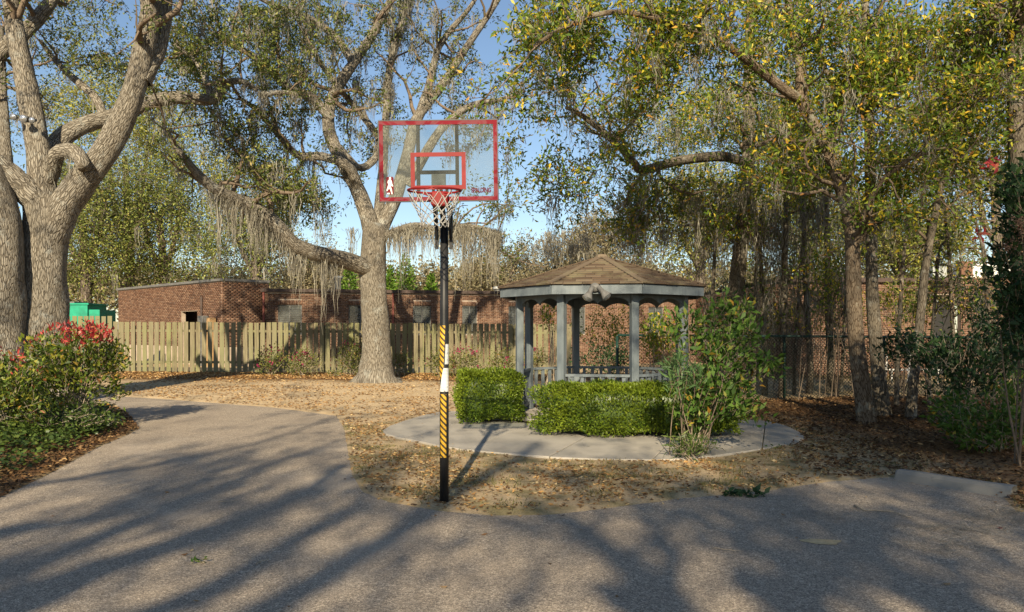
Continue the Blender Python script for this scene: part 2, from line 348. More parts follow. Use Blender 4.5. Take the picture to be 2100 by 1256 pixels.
M['net'] = m_plain('net', (0.372, 0.36, 0.342), .9, .1, .12, 30)
M['window_frame'] = m_plain('window_frame', (.10, .10, .095), .5, .4, .2, 5)
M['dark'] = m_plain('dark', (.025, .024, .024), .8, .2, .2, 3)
M['rim_red'] = m_plain('rim_red', (0.165, 0.00825, 0.009), .55, .2, .2, 10)
def m_redborder():
    t = NT('faded_red'); p = t.coord(); n1 = t.noise(t.mapping(p, (2.2, 1, 2.2)), 2.2, 3, .5, 1.4)
    c = t.ramp(n1, [(.45, (0.1425, 0.0045, 0.01275)), (.5, (0.15, 0.03375, 0.04125)), (.60, (0.135, 0.03, 0.0375)), (.63, (0.1425, 0.0045, 0.01275))]); t.col(c); t.rough(.65, .12); return t.m
M['faded_red'] = m_redborder()
M['emblem_red'] = m_plain('emblem_red', (0.104, 0.0048, 0.0112), .65, .12, .1, 6)
M['print_dark'] = m_plain('print_dark', (.07, .003, .01), .65, .12, .1, 6)
def m_acrylic():
    t = NT('acrylic'); t.b.inputs['Base Color'].default_value = (.27, .28, .26, 1); t.rough(.12, .5)
    tr = t.n('ShaderNodeBsdfTransparent'); tr.inputs[0].default_value = (.86, .89, .88, 1)
    f = t.ramp(t.noise(t.coord(), 1.6, 4, .6, .8), [(.35, (.05, .05, .05)), (.7, (.15, .15, .15))])
    mx = t.n('ShaderNodeMixShader'); t.l(f, mx.inputs[0]); t.l(tr.outputs[0], mx.inputs[1]); t.l(t.b.outputs[0], mx.inputs[2]); t.l(mx.outputs[0], t.out.inputs[0]); return t.m
M['acrylic'] = m_acrylic()
def m_glass():
    t = NT('window_glass'); t.b.inputs['Base Color'].default_value = (.03, .035, .04, 1); t.rough(.05, .8)
    tr = t.n('ShaderNodeBsdfTransparent'); mx = t.n('ShaderNodeMixShader', inp={0: .3}); t.l(tr.outputs[0], mx.inputs[1]); t.l(t.b.outputs[0], mx.inputs[2]); t.l(mx.outputs[0], t.out.inputs[0]); return t.m
M['window_glass'] = m_glass()
def m_lens():
    t = NT('lamp_glass'); t.b.inputs['Base Color'].default_value = (.42, .43, .45, 1); t.rough(.08, .8); t.b.inputs['Metallic'].default_value = .7; return t.m
M['lamp_glass'] = m_lens()
def m_hazard():
    t = NT('hazard_stripes'); uv = t.coord('UV'); sx = t.n('ShaderNodeSeparateXYZ'); t.l(uv, sx.inputs[0])
    d = t.math('MULTIPLY', t.math('ADD', sx.outputs[0], sx.outputs[1]), 1 / .058); fr = t.math('FRACT', d)
    c = t.ramp(fr, [(0, (.6, .34, .02)), (.56, (.018, .014, .01))], 'CONSTANT'); c = t.mix(t.math('MULTIPLY', t.noise(uv, 25, 4), .25), c, (.22, .14, .03))
    t.col(c); t.rough(.5, .4); return t.m
M['hazard'] = m_hazard()
def m_sticker():
    t = NT('sticker'); uv = t.coord('UV')
    b_ = t.n('ShaderNodeTexBrick', inp={'Scale': 1., 'Color1': (.66, .66, .64, 1), 'Color2': (.66, .66, .64, 1), 'Mortar': (.36, .36, .36, 1), 'Mortar Size': .0022, 'Brick Width': .2, 'Row Height': .014}); t.l(uv, b_.inputs['Vector'])
    t.col(t.mix(t.ramp(t.noise(uv, 22, 3), [(.62, (0, 0, 0)), (.66, (1, 1, 1))]), b_.outputs[0], (.2, .2, .2))); t.rough(.6, .3); return t.m
M['sticker'] = m_sticker()
print('materials ok')

# ------------------------------------------------------------------ ground, asphalt, concrete
ISLAND = [G(*q) for q in [(1840, 978), (1700, 988), (1560, 1009), (1400, 1022), (1250, 1042), (1130, 1056), (1000, 1057), (900, 1048), (800, 1031), (745, 1010), (722, 975), (713, 925), (706, 880), (690, 853), (560, 836), (430, 826), (330, 818), (236, 812)]]
BEDEDGE = [G(*q) for q in [(236, 830), (262, 850), (285, 880), (262, 892), (200, 918), (110, 968), (40, 1002), (-60, 1050), (-400, 1240)]]
ASPH = [(-3.5, -14), (9, -14), (10, 4.5), (9.2, 6.9), G(2085, 1050), G(2060, 1022), G(1960, 1000), G(1850, 985)] + ISLAND + [(-13.5, 21.0), (-13.2, 17.5)] + BEDEDGE + [(-4.5, 2)]
PATH = [G(785, 878, .08), G(880, 845, .08), G(950, 840, .08), G(1060, 850, .08), G(1100, 842, .08), G(1380, 842, .08), G(1490, 855, .08), G(1560, 858, .08), G(1615, 870, .08), G(1650, 893, .08), G(1600, 908, .08), G(1490, 925, .08), G(1370, 936, .08), G(1200, 934, .08), G(1080, 928, .08), G(950, 916, .08), G(870, 902, .08)]
SAND = [G(*q) for q in [(225, 790), (420, 797), (560, 790), (640, 786), (780, 792), (945, 790), (950, 845), (800, 862), (740, 868), (690, 852), (560, 835), (430, 825), (236, 812)]]
BED = [(-30, 21), (-14, 19.5), (-13.2, 17.5)] + BEDEDGE + [(-4.5, 2), (-30, 2)]
HEDGEBED = [G(*q) for q in [(930, 848), (1065, 866), (1090, 884), (1200, 896), (1400, 900), (1470, 880), (1480, 850), (1100, 846)]]
def gz(x, y):
    x = np.asarray(x, float); y = np.asarray(y, float)
    z = .11 * sstep(16, 29, y) * (1 - .8 * np.clip((x + 14) / 16, 0, 1))
    d = sdf(x, y, ASPH)
    z = z + np.clip(d * .25, -.05, .018)
    b = np.maximum(-sdf(x, y, BED), 0)
    z = z + .22 * sstep(.1, 2.2, b)
    rgt = sstep(5.5, 9, x) * sstep(9, 12, y) * sstep(.2, 2., np.maximum(d, 0))
    z = z + .10 * rgt
    return z + np.where(d > .05, (vnoise(x, y, .5, 1) - .5) * .012 + (vnoise(x, y, 1.7, 2) - .5) * .03, 0)
def axis_(lo, hi, st, far):
    a = np.arange(lo, hi + st / 2, st); g = np.cumsum(st * 1.35 ** np.arange(1, 40)); g = g[g < far]
    return np.concatenate([(lo - g)[::-1], a, hi + g])
xs = axis_(-16, 17, .16, 1500); ys = axis_(3, 30, .14, 1500)
X, Y = np.meshgrid(xs, ys); nx, ny = len(xs), len(ys)
Z = gz(X, Y)
idx = np.arange(nx * ny).reshape(ny, nx)
Q = np.stack([idx[:-1, :-1], idx[:-1, 1:], idx[1:, 1:], idx[1:, :-1]], -1).reshape(-1, 4)
me = qmesh('ground', np.stack([X, Y, Z], -1).reshape(-1, 3), Q, smooth=True)
ds = sdf(X, Y, SAND) + (vnoise(X, Y, .8, 5) - .5) * 1.2; zone = np.zeros((ny, nx, 4), np.float32); zone[..., 3] = 1
zone[..., 0] = np.clip(.5 - ds, 0, 1) * .9 + .55 * sstep(.35, .75, vnoise(X, Y, .9, 9)) * (np.abs(X - 1) < 9) * (Y < 14) * (Y > 5)
zone[..., 1] = np.clip(.6 * (sdf(X, Y, BED) < 0) + np.maximum(sstep(24.5, 26.5, Y + vnoise(X, Y, 1., 3)) * (Y < 30), sstep(4.2, 6.5, X + 2 * (vnoise(X, Y, 1.2, 4) - .5)) * (Y < 18.3)) + .8 * (sdf(X, Y, HEDGEBED) < 0) + .35 * (sdf(X, Y, BED) < 0), 0, 1)
zone[..., 2] = .75 * (zone[..., 1] < .3) * (sdf(X, Y, SAND) > .2) * (Y < 17) + .3 * (Y > 19) * (X > 5)
me.color_attributes.new('zone', 'FLOAT_COLOR', 'POINT').data.foreach_set('color', zone.ravel())
tag(addobj('ground', me, M['ground']), kind='structure')
def densify(poly, st, jit):
    out = []; n = len(poly)
    for i in range(n):
        a = np.array(poly[i]); b = np.array(poly[(i + 1) % n]); k = max(1, int(np.linalg.norm(b - a) / st))
        for j in range(k):
            p = a + (b - a) * j / k; out.append(tuple(p + rng.normal(size=2) * jit))
    return out
import bmesh
def sheet(name, poly, z, m):
    bm = bmesh.new(); vs = [bm.verts.new((x, y, z)) for x, y in poly]; es = [bm.edges.new((vs[i], vs[(i + 1) % len(vs)])) for i in range(len(vs))]
    bmesh.ops.triangle_fill(bm, use_beauty=True, use_dissolve=False, edges=es)
    bm.normal_update(); bmesh.ops.reverse_faces(bm, faces=[f for f in bm.faces if f.normal.z < 0])
    me = bpy.data.meshes.new(name); bm.to_mesh(me); bm.free(); return tag(addobj(name, me, m), kind='structure')
sheet('asphalt_drive', densify(ASPH, .14, .004), 0.0, M['asphalt'])
# the concrete apron: separate poured slabs with joints between them
path = tag(bpy.data.objects.new('concrete_path', None), kind='structure'); C.objects.link(path)
def smoothpoly(poly, k=4):
    n = len(poly); pts = np.array(poly); out = []
    for i in range(n):
        a, b, c, d = pts[i - 1], pts[i], pts[(i + 1) % n], pts[(i + 2) % n]
        for j in range(k):
            t = j / k; out.append(tuple(.5 * (2 * b + (c - a) * t + (2 * a - 5 * b + 4 * c - d) * t * t + (3 * b - a - 3 * c + d) * t ** 3)))
    return out
def clip(poly, a, b, c):
    """keep a*x+b*y<=c"""
    out = []; n = len(poly)
    for i in range(n):
        p, q = poly[i], poly[(i + 1) % n]; fp = a * p[0] + b * p[1] - c; fq = a * q[0] + b * q[1] - c
        if fp <= 0: out.append(p)
        if fp * fq < 0: t = fp / (fp - fq); out.append((p[0] + t * (q[0] - p[0]), p[1] + t * (q[1] - p[1])))
    return out
sp_ = smoothpoly(PATH); cuts = [-1.55, -.15, 1.2, 2.6, 4.0]
lo = -99
for hi in cuts + [99]:
    pl = clip(clip(sp_, 1, -.35, hi - .35 * 12 - .012), -1, .35, -(lo - .35 * 12))
    if len(pl) > 2:
        b = MB().prism(pl, -.05, .045 + random.uniform(-.008, .004)); o = b.build('slab', M['concrete'], path)
        bv = o.modifiers.new('bevel', 'BEVEL'); bv.width = .012; bv.segments = 2; bv.limit_method = 'ANGLE'
    lo = hi

# ------------------------------------------------------------------ wooden fence
FY = 29.0
def fence_z(x): return float(.11 * (1 - .8 * min(1, max(0, (x + 14) / 16))))
fence = empty('picket_fence', (-7, FY, 0), 'weathered shadowbox wooden fence with greenish boards behind the big oak', 'fence')
pk = bpy.data.meshes.new('picket')
pv = []
def picket_mesh(h):
    b = MB(); b.box((0, 0, h / 2), (.172, .022, h), 0, .004); return pmesh('picket', b.V, b.F)
pm_short = picket_mesh(1.96); pm_tall = picket_mesh(2.18); pm_back = picket_mesh(1.93)
for m_ in (pm_short, pm_tall, pm_back): m_.materials.append(M['fence_wood'])
x = -22.0; k = 0
while x < 2.5:
    tall = x < P(236, 700, FY)[0]
    o = bpy.data.objects.new('picket', pm_tall if tall else pm_short); C.objects.link(o); o.parent = fence
    o.location = (x + 7 + random.uniform(-.008, .008), random.uniform(-.004, .004), fence_z(x) + random.uniform(-.02, .012)); o.rotation_euler = (random.uniform(-.004, .004), random.uniform(-.007, .007), random.uniform(-.03, .03))
    o.scale = (random.uniform(.94, 1.05), 1, 1)
    x += .2262; k += 1
for zz in (.42, 1.62):
    for a in np.arange(-22, 2.4, 2.44): MB().bar((a, FY + .042, zz + fence_z(a)), (a + 2.436, FY + .042, zz + fence_z(a + 2.44)), .036, .09).build('rail', M['fence_wood'], fence, world=True)
for a in np.arange(-21.9, 2.6, 2.44): MB().box((a, FY + .16, .98), (.1, .1, 1.9)).build('post', M['fence_wood'], fence, world=True)

# ------------------------------------------------------------------ brick buildings
def brick_wall(parent, A, B, z0, z1, openings, arch=True):
    """running-bond bricks proud of a mortar wall from A to B (seen from the left of A->B reversed); openings in (u0,u1,z0,z1)"""
    A = np.array(A, float); B = np.array(B, float); L = np.linalg.norm(B - A); u = (B - A) / L; n = np.array((u[1], -u[0]))   # n points to the viewer
    ch, bl = .0762, .206; pr = .012
    V = []; 
    rows = int((z1 - z0) / ch)
    for r in range(rows):
        za = z0 + r * ch; s0 = -(r % 2) * bl / 2
        a = np.arange(s0, L, bl); e = a + bl - .011; a = np.clip(a, 0, L); e = np.clip(e, 0, L)
        for (p, q) in zip(a, e):
            segs = [(p, q)]
            for (o0, o1, oz0, oz1) in openings:
                if za + ch * .6 > oz0 and za < oz1 + (.2 if arch else 0):
                    ns = []
                    for (c_, d_) in segs:
                        if d_ <= o0 or c_ >= o1: ns.append((c_, d_))
                        else:
                            if c_ < o0: ns.append((c_, o0))
                            if d_ > o1: ns.append((o1, d_))
                    segs = ns
            for (c_, d_) in segs:
                if d_ - c_ > .02: V.append((c_, d_, za, za + ch - .011))
    if arch:
        for (o0, o1, oz0, oz1) in openings:
            for c_ in np.arange(o0, o1 - .03, .078): V.append((c_, c_ + .067, oz1 + .004, oz1 + .198))
    V = np.array(V); N = len(V); d = pr + rng.uniform(-.003, .003, N)
    def pt(uu, zz, off): return np.stack([A[0] + u[0] * uu + n[0] * off, A[1] + u[1] * uu + n[1] * off, zz], -1)
    a, e, zl, zh = V.T
    vs = np.stack([pt(a, zl, d), pt(e, zl, d), pt(e, zh, d), pt(a, zh, d), pt(a, zl, 0 * d - .01), pt(e, zl, 0 * d - .01), pt(e, zh, 0 * d - .01), pt(a, zh, 0 * d - .01)], 1).reshape(-1, 3)
    f = np.array([(0, 1, 2, 3), (1, 0, 4, 5), (2, 1, 5, 6), (3, 2, 6, 7), (0, 3, 7, 4)])
    Q = (np.arange(N)[:, None, None] * 8 + f[None]).reshape(-1, 4)
    tag(addobj('brick_courses', qmesh('brick_courses', rel(vs, parent), Q), M['brick'], parent), kind='stuff')
    mb = MB(); cutsu = sorted({0., L} | {o for op in openings for o in op[:2]})
    th = .22
    def slab(u0, u1, za, zb):
        p = [pt(np.array(uu), np.array(zz), np.array(off)) for zz in (za, zb) for (uu, off) in ((u0, 0), (u1, 0), (u1, -th), (u0, -th))]
        mb.add(p, [(0, 1, 5, 4), (1, 2, 6, 5), (2, 3, 7, 6), (3, 0, 4, 7), (3, 2, 1, 0), (4, 5, 6, 7)])
    for i in range(len(cutsu) - 1):
        u0, u1 = cutsu[i], cutsu[i + 1]; mid = (u0 + u1) / 2; op = [o for o in openings if o[0] < mid < o[1]]
        if op: slab(u0, u1, 0, op[0][2]); slab(u0, u1, op[0][3], z1)
        else: slab(u0, u1, 0, z1)
    mb.build('wall', M['mortar'], parent, world=True)
    return u, n
def window(parent, A, u, n, op, slat_m, blind=True):
    """two-sash window with blinds set in a wall opening"""
    o0, o1, z0, z1 = op; A = np.array(A, float)
    def pt(uu, zz, off): return (A[0] + u[0] * uu + n[0] * off, A[1] + u[1] * uu + n[1] * off, zz)
    fr = MB(); t = .05
    fr.bar(pt(o0 + .002, z0 + t / 2, -.09), pt(o1 - .002, z0 + t / 2, -.09), .06, t); fr.bar(pt(o0 + .002, z1 - t / 2 - .003, -.09), pt(o1 - .002, z1 - t / 2 - .003, -.09), .06, t)
    for uu in (o0 + t / 2 + .002, (o0 + o1) / 2, o1 - t / 2 - .002): fr.bar(pt(uu, z0 + t, -.09), pt(uu, z1 - t - .004, -.09), t, .058, (n[0], n[1], 0))
    f = fr.build('window', M['window_frame'], parent, world=True); f.location = (0, 0, 0)
    mid = (o0 + o1) / 2
    for (a, b) in ((o0 + t, mid - t / 2), (mid + t / 2, o1 - t)):
        MB().bar(pt(a, (z0 + z1) / 2, -.1), pt(b, (z0 + z1) / 2, -.1), .006, z1 - z0 - 2 * t - .01).build('pane', M['window_glass'], f, world=True)
        if blind:
            zz = z0 + t + .05
            while zz < z1 - t - .02:
                s = MB().bar(pt(a + .005, zz, -.15), pt(b - .005, zz, -.15), .06, .05, (n[0] * .5, n[1] * .5, .9)); s.build('blind_slat', slat_m, f, world=True); zz += .085
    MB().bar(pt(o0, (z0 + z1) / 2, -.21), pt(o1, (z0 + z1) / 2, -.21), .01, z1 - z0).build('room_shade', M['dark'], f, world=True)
# long wing behind the fence
A0 = np.array((-11.35, 34.5)); sl_ = .209
def on_wall(px):
    k = (px - 1050) / F; Yw = (A0[1] - sl_ * A0[0]) / (1 - sl_ * k); return np.array((k * Yw, Yw))
B0 = on_wall(1605); ct = math.hypot(1, sl_)
bld = empty('brick_building', (-3, 35.5, 0), 'long low red brick building with flat roof behind the wooden fence', 'building')
ops = []
for (a, b) in ((570, 619), (715, 763), (847, 884), (948, 978), (1043, 1072), (1172, 1200), (1330, 1360)):
    pa, pb = on_wall(a), on_wall(b); ops.append(((pa[0] - A0[0]) * ct, (pb[0] - A0[0]) * ct, 1.55, 2.93))
u_, n_ = brick_wall(bld, A0, B0, 0, 3.5, ops)
for i, op in enumerate(ops): window(bld, A0, u_, n_, op, M['offwhite'])
def wp(A, u, n, uu, off, z): return (A[0] + u[0] * uu + n[0] * off, A[1] + u[1] * uu + n[1] * off, z)
LW = np.linalg.norm(B0 - A0)
MB().bar(wp(A0, u_, n_, -.1, .06, 3.58), wp(A0, u_, n_, LW, .06, 3.58), .2, .15).build('gutter', M['dark_brown'], bld, world=True)
MB().add([wp(A0, u_, n_, -.1, -.04, 3.6), wp(A0, u_, n_, LW, -.04, 3.6), wp(A0, u_, n_, LW, -9, 3.7), wp(A0, u_, n_, -.1, -9, 3.7)], [(0, 1, 2, 3)]).build('roof', M['grey_metal'], bld, world=True)
for px in (541, 806, 1128):
    q = (on_wall(px)[0] - A0[0]) * ct; MB().bar(wp(A0, u_, n_, q, .06, .1), wp(A0, u_, n_, q, .06, 3.5), .09, .07, (0, 1, 0)).build('downpipe', M['red_brown'], bld, world=True)
fx, fy = P(693, 600, 37)[:2]
MB().lathe([(.0, 0), (.16, 0), (.16, .62), (.19, .62), (.19, .7), (.23, .7), (.23, .78), (.0, .82)], (fx, fy, 3.6), n=14).build('flue', M['steel'], bld, True, True)
fx, fy = P(682, 600, 37)[:2]; MB().lathe([(0, 0), (.08, 0), (.08, .18), (.12, .18), (.05, .3), (0, .32)], (fx, fy, 3.62), n=10).build('vent_cap', M['tan'], bld, True, True)
fx, fy = P(1020, 600, 38)[:2]; MB().lathe([(0, 0), (.17, 0), (.17, .2), (.26, .2), (.2, .32), (0, .36)], (fx, fy, 3.62), n=12).build('vent_cap', M['steel'], bld, True, True)
# left end block, its corner towards the camera
cn = P(455, 600, 33.6)[:2]; lf = P(243, 600, 41.5)[:2]; rt = A0 + np.array((.1, .5))
blk = empty('brick_building', (cn[0], cn[1], 0), 'taller brick end block with slanting roof edge left of the long wing', 'building')
LL = np.linalg.norm(cn - lf); dop = (LL * .655, LL * .80, .2, 2.65)
u2, n2 = brick_wall(blk, lf, cn, 1.0, 3.95, [dop], False)
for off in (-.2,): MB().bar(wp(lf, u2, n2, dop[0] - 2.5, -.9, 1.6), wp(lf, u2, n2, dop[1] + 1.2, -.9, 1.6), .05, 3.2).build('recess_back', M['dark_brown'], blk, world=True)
u3, n3 = brick_wall(blk, cn, rt, 1.0, 3.95, [], False)
MB().bar(wp(lf, u2, n2, -.1, .03, 4.0), wp(lf, u2, n2, LL + .06, .03, 4.0), .14, .11).build('roof_edge', M['grey_metal'], blk, world=True)
MB().bar(wp(cn, u3, n3, .1, .03, 4.0), wp(cn, u3, n3, np.linalg.norm(rt - cn), .03, 4.0), .14, .11).build('roof_edge', M['grey_metal'], blk, world=True)
MB().add([wp(lf, u2, n2, 0, 0, 3.97), wp(lf, u2, n2, LL, 0, 3.97), (rt[0], rt[1], 3.97), (rt[0] - 3, rt[1] + 9, 3.97), (lf[0], lf[1] + 5, 3.97)], [(0, 1, 2, 3, 4)]).build('roof', M['grey_metal'], blk, world=True)
q = LL * .9; MB().bar(wp(lf, u2, n2, LL * .845, .06, .1), wp(lf, u2, n2, LL * .845, .06, 3.3), .09, .07, (0, 1, 0)).build('downpipe', M['dark_brown'], blk, world=True)
uc = empty('utility_cabinet', (cn[0] - .95, cn[1] + .2, 0), 'pale metal utility cabinet against the brick end block', 'cabinet')
c0 = wp(lf, u2, n2, LL * .90, .3, 1.25)
MB().box(c0, (.46, .3, 2.3), -math.atan2(.66, .75), .015).build('cabinet_body', M['grey_metal'], uc, world=True)
c1 = wp(lf, u2, n2, LL * .958, .25, 1.2); MB().box(c1, (.3, .3, 2.2), -.72, .01).build('side_panel', M['tan'], uc, world=True)
# right wing, nearer
rw = empty('brick_building', (13, 27, 0), 'red brick wing seen beyond the green chain link fence', 'building')
RA = np.array((P(1592, 600, 27)[0], 27.)); RB = np.array((P(1957, 600, 27)[0], 27.)); RC = np.array((24., 26.6))
dd = ((P(1913, 600, 27)[0] - RA[0]), (P(1955, 600, 27)[0] - RA[0]) - .02, 0.02, 3.0)
u4, n4 = brick_wall(rw, RA, RB, 0, 3.45, [dd], False)
u5, n5 = brick_wall(rw, RB + np.array((0, -.4)), RC, 0, 3.62, [], False)
u6, n6 = brick_wall(rw, np.array((RA[0], 39.2)), RA, 0, 3.45, [], False)
MB().bar((RA[0] - .1, 26.93, 3.53), (RB[0], 26.93, 3.53), .2, .15).build('gutter', M['dark_brown'], rw, world=True)
dr = MB().box((RA[0] + (dd[0] + dd[1]) / 2, 27.14, 1.35), (.66, .05, 2.6)).build('door', M['dark'], rw, world=True)
MB().lathe([(0, 0), (.03, .01), (.03, .05), (0, .06)], (RA[0] + dd[0] + .1, 27.11, 1.1), (0, -1, 0), 8).build('handle', M['steel'], dr, world=True)
MB().bar((RB[0] + .1, 27.0, 3.86), (24, 27.0, 3.86), .5, .46).build('roof_membrane', M['white'], rw, world=True)
MB().box((RB[0] + .22, 26.75, 3.9), (.4, .3, .52)).build('brick_pier', M['brick'], rw, world=True)
MB().box((RB[0] - .35, 27.5, 3.83), (.5, .4, .45)).build('roof_vent', M['offwhite'], rw, world=True)
MB().add([(RA[0], 27.05, 3.6), (24, 27.3, 3.6), (24, 39, 3.6), (RA[0], 39, 3.6)], [(0, 1, 2, 3)]).build('roof', M['grey_metal'], rw, world=True)
# green waste container over the fence
q0 = P(150, 640, 32)
bn = empty('dumpster', (q0[0] - .2, 32.4, 0), 'green metal dumpster showing over the tall fence section', 'dumpster')
MB().prism([(q0[0] - 1.4, 31.9), (q0[0] + .66, 31.9), (q0[0] + .66, 33.4), (q0[0] - 1.4, 33.4)], .2, 2.82).build('bin_body', M['green_bin'], bn, world=True)
MB().box((q0[0] - .37, 32.65, 2.86), (2.2, 1.6, .07)).build('rim', M['green_bin'], bn, world=True)
MB().prism([(q0[0] + .664, 32.0), (q0[0] + 1.12, 32.0), (q0[0] + 1.12, 33.3), (q0[0] + .664, 33.3)], .2, 2.62).build('front_step', M['green_bin'], bn, world=True)
MB().box((q0[0] - .6, 32.6, 2.93), (1.3, 1.2, .06)).build('lid', M['grey_metal'], bn, world=True)

# ------------------------------------------------------------------ gazebo
GX, GY, GR, GE = 1.70, 14.3, 1.60, 1.95
gaz = empty('gazebo', (GX, GY, .08), 'grey painted octagonal wooden gazebo with brown shingled roof', 'gazebo')
def ang(k): return R(-32 + 45 * k)
def gp(k, r, z): a = ang(k); return np.array((GX + r * math.sin(a), GY - r * math.cos(a), z))
MB().prism([tuple(gp(k, 1.72, 0)[:2]) for k in range(8)], .085, .15).build('floor', M['concrete'], gaz, world=True)
for k in range(8):
    p = gp(k, GR, 0); MB().box((p[0], p[1], (.15 + 2.36) / 2), (.13, .13, 2.21), ang(k), .008).build('post', M['grey_paint'], gaz, world=True)
    a, b = gp(k, GE, 2.40), gp(k + 1, GE, 2.40); t = nrm(b - a)
    MB().bar(a + t * .002, b - t * .002, .03, .155).build('fascia', M['grey_paint'], gaz, world=True)
    a, b = gp(k, GR, 0), gp(k + 1, GR, 0); t = nrm(b - a); out = np.array((t[1], -t[0], 0)); L = np.linalg.norm(b - a)
    # scalloped valance: two arches to a bay
    s = np.linspace(.066, L - .066, 49); V = []; fs = []
    ff = (s - .066) / (L - .132); zb = 2.165 + .115 * np.abs(np.sin(2 * np.pi * ff)) ** .62; zb = np.where((ff < .035) | (ff > .965), 2.165, zb)
    for off in (.018, -.018):
        for i in range(49): p = a + t * s[i] + out * off; V += [(p[0], p[1], 2.352), (p[0], p[1], zb[i])]
    for i in range(48):
        f0 = 2 * i; g0 = 98 + 2 * i; fs += [(f0, f0 + 1, f0 + 3, f0 + 2), (g0 + 2, g0 + 3, g0 + 1, g0), (f0 + 1, g0 + 1, g0 + 3, f0 + 3), (f0, f0 + 2, g0 + 2, g0)]
    MB().add(V, fs).build('valance', M['grey_paint'], gaz, world=True)
    # soffit beam linking the post heads
    MB().bar(a + t * .068 + np.array((0, 0, 2.39)), b - t * .068 + np.array((0, 0, 2.39)), .09, .07).build('head_beam', M['grey_paint'], gaz, world=True)
    if k % 8 != 7:
        for zz, wd, th in ((.95, .09, .045), (.28, .05, .06)): MB().bar(a + t * .067 + (0, 0, zz), b - t * .067 + (0, 0, zz), wd, th).build('rail', M['grey_paint'], gaz, world=True)
        for j in range(6):
            p = a + t * (L * (j + 1) / 7); MB().box((p[0], p[1], .62), (.06, .035, .61), math.atan2(t[1], t[0])).build('baluster', M['grey_paint'], gaz, world=True)
    p0, p1 = gp(k, GR, 2.43), gp(k, .06, 3.0); MB().bar(p0, p1, .045, .09).build('rafter', M['grey_paint'], gaz, world=True)
RE, ZE, ZA = 2.0, 2.487, 3.10
roof = MB().add([gp(k, RE - .03, ZE - .015) for k in range(8)] + [np.array((GX, GY, ZA - .02))], [(k, (k + 1) % 8, 8) for k in range(8)]).build('roof', M['dark_brown'], gaz, world=True)
apex = np.array((GX, GY, ZA)); NR = 14; rest = MB()
for k in range(8):
    a, b = gp(k, RE, ZE), gp(k + 1, RE, ZE); mid = (a + b) / 2; t = nrm(b - a); sl_v = apex - mid; SL = np.linalg.norm(sl_v); sv = sl_v / SL; nrmv = np.cross(t, sv); nrmv *= np.sign(nrmv[2]); W = np.linalg.norm(b - a)
    for r in range(NR):
        s0 = r / NR; s1 = min(1, (r + 1.25) / NR); half = W / 2 * (1 - s0); halft = W / 2 * (1 - s1); n = max(1, int(round(2 * half / .31)))
        e = np.linspace(-half, half, n + 1); e[1:-1] += (.08 if r % 2 else -.08) * (n > 1) + rng.uniform(-.02, .02, max(0, n - 1))
        for j in range(n):
            x0, x1 = e[j] + .004, e[j + 1] - .004; y0 = s0 * SL - .012 + random.uniform(-.012, .008); y1 = s1 * SL
            c0, c1 = np.clip((x0, x1), -halft, halft); lift = .028 + random.uniform(0, .006)
            q = [mid + t * xx + sv * yy + nrmv * h for (xx, yy, h) in ((x0, y0, lift), (x1, y0, lift), (c1, y1, .008), (c0, y1, .008), (x0, y0, .004), (x1, y0, .004))]
            fs = [(0, 1, 2, 3), (4, 5, 1, 0), (1, 5, 2), (4, 0, 3)]
            if k in (7, 0, 1): MB().add(q, fs).build('shingle', M['shingle'], roof, world=True)
            elif k == 6 and True: MB().add(q, fs).build('shingle', M['shingle'], roof, world=True)
            else: rest.add(q, fs)
    MB().bar(gp(k, RE + .012, ZE + .028), apex + (0, 0, .03), .13, .016).build('hip_cap', M['shingle'], roof, world=True)
tag(rest.build('rear_shingles', M['shingle'], roof, world=True), kind='stuff')
MB().lathe([(.13, -.02), (.1, .03), (0, .05)], apex + (0, 0, .02), n=8).build('roof_cap', M['shingle'], roof, world=True)
# flood lights
def flood(root, c, dirs, s=1., m=M['grey_metal']):
    MB().lathe([(0, -.03 * s), (.075 * s, -.03 * s), (.085 * s, 0), (.06 * s, .045 * s), (0, .055 * s)], c, (0, -1, 0), 14).build('mount_plate', m, root, True, True)
    for d in dirs:
        d = nrm(np.array(d, float)); p = np.array(c) + np.array((np.sign(d[0]) * .055 * s, -.06 * s, -.01 * s))
        sh = MB().lathe([(.0, -.02 * s), (.035 * s, -.02 * s), (.04 * s, .08 * s), (.045 * s, .1 * s), (.085 * s, .19 * s), (.088 * s, .2 * s)], p, d, 14).build('lamp_head', m, root, True, True)
        MB().lathe([(.086 * s, .196 * s), (.05 * s, .222 * s), (0, .232 * s)], p, d, 14).build('lens', M['lamp_glass'], sh, True, True)
pf = (gp(0, GE, 0) + gp(1, GE, 0)) / 2
fl = empty('flood_light', (pf[0] - .02, pf[1] - .03, 2.42), 'twin bell flood light fixed to the gazebo fascia', 'flood light')
flood(fl, (pf[0] - .03, pf[1] - .035, 2.43), [(-.42, -.25, -.9), (.62, -.3, -.75)], 1.05)

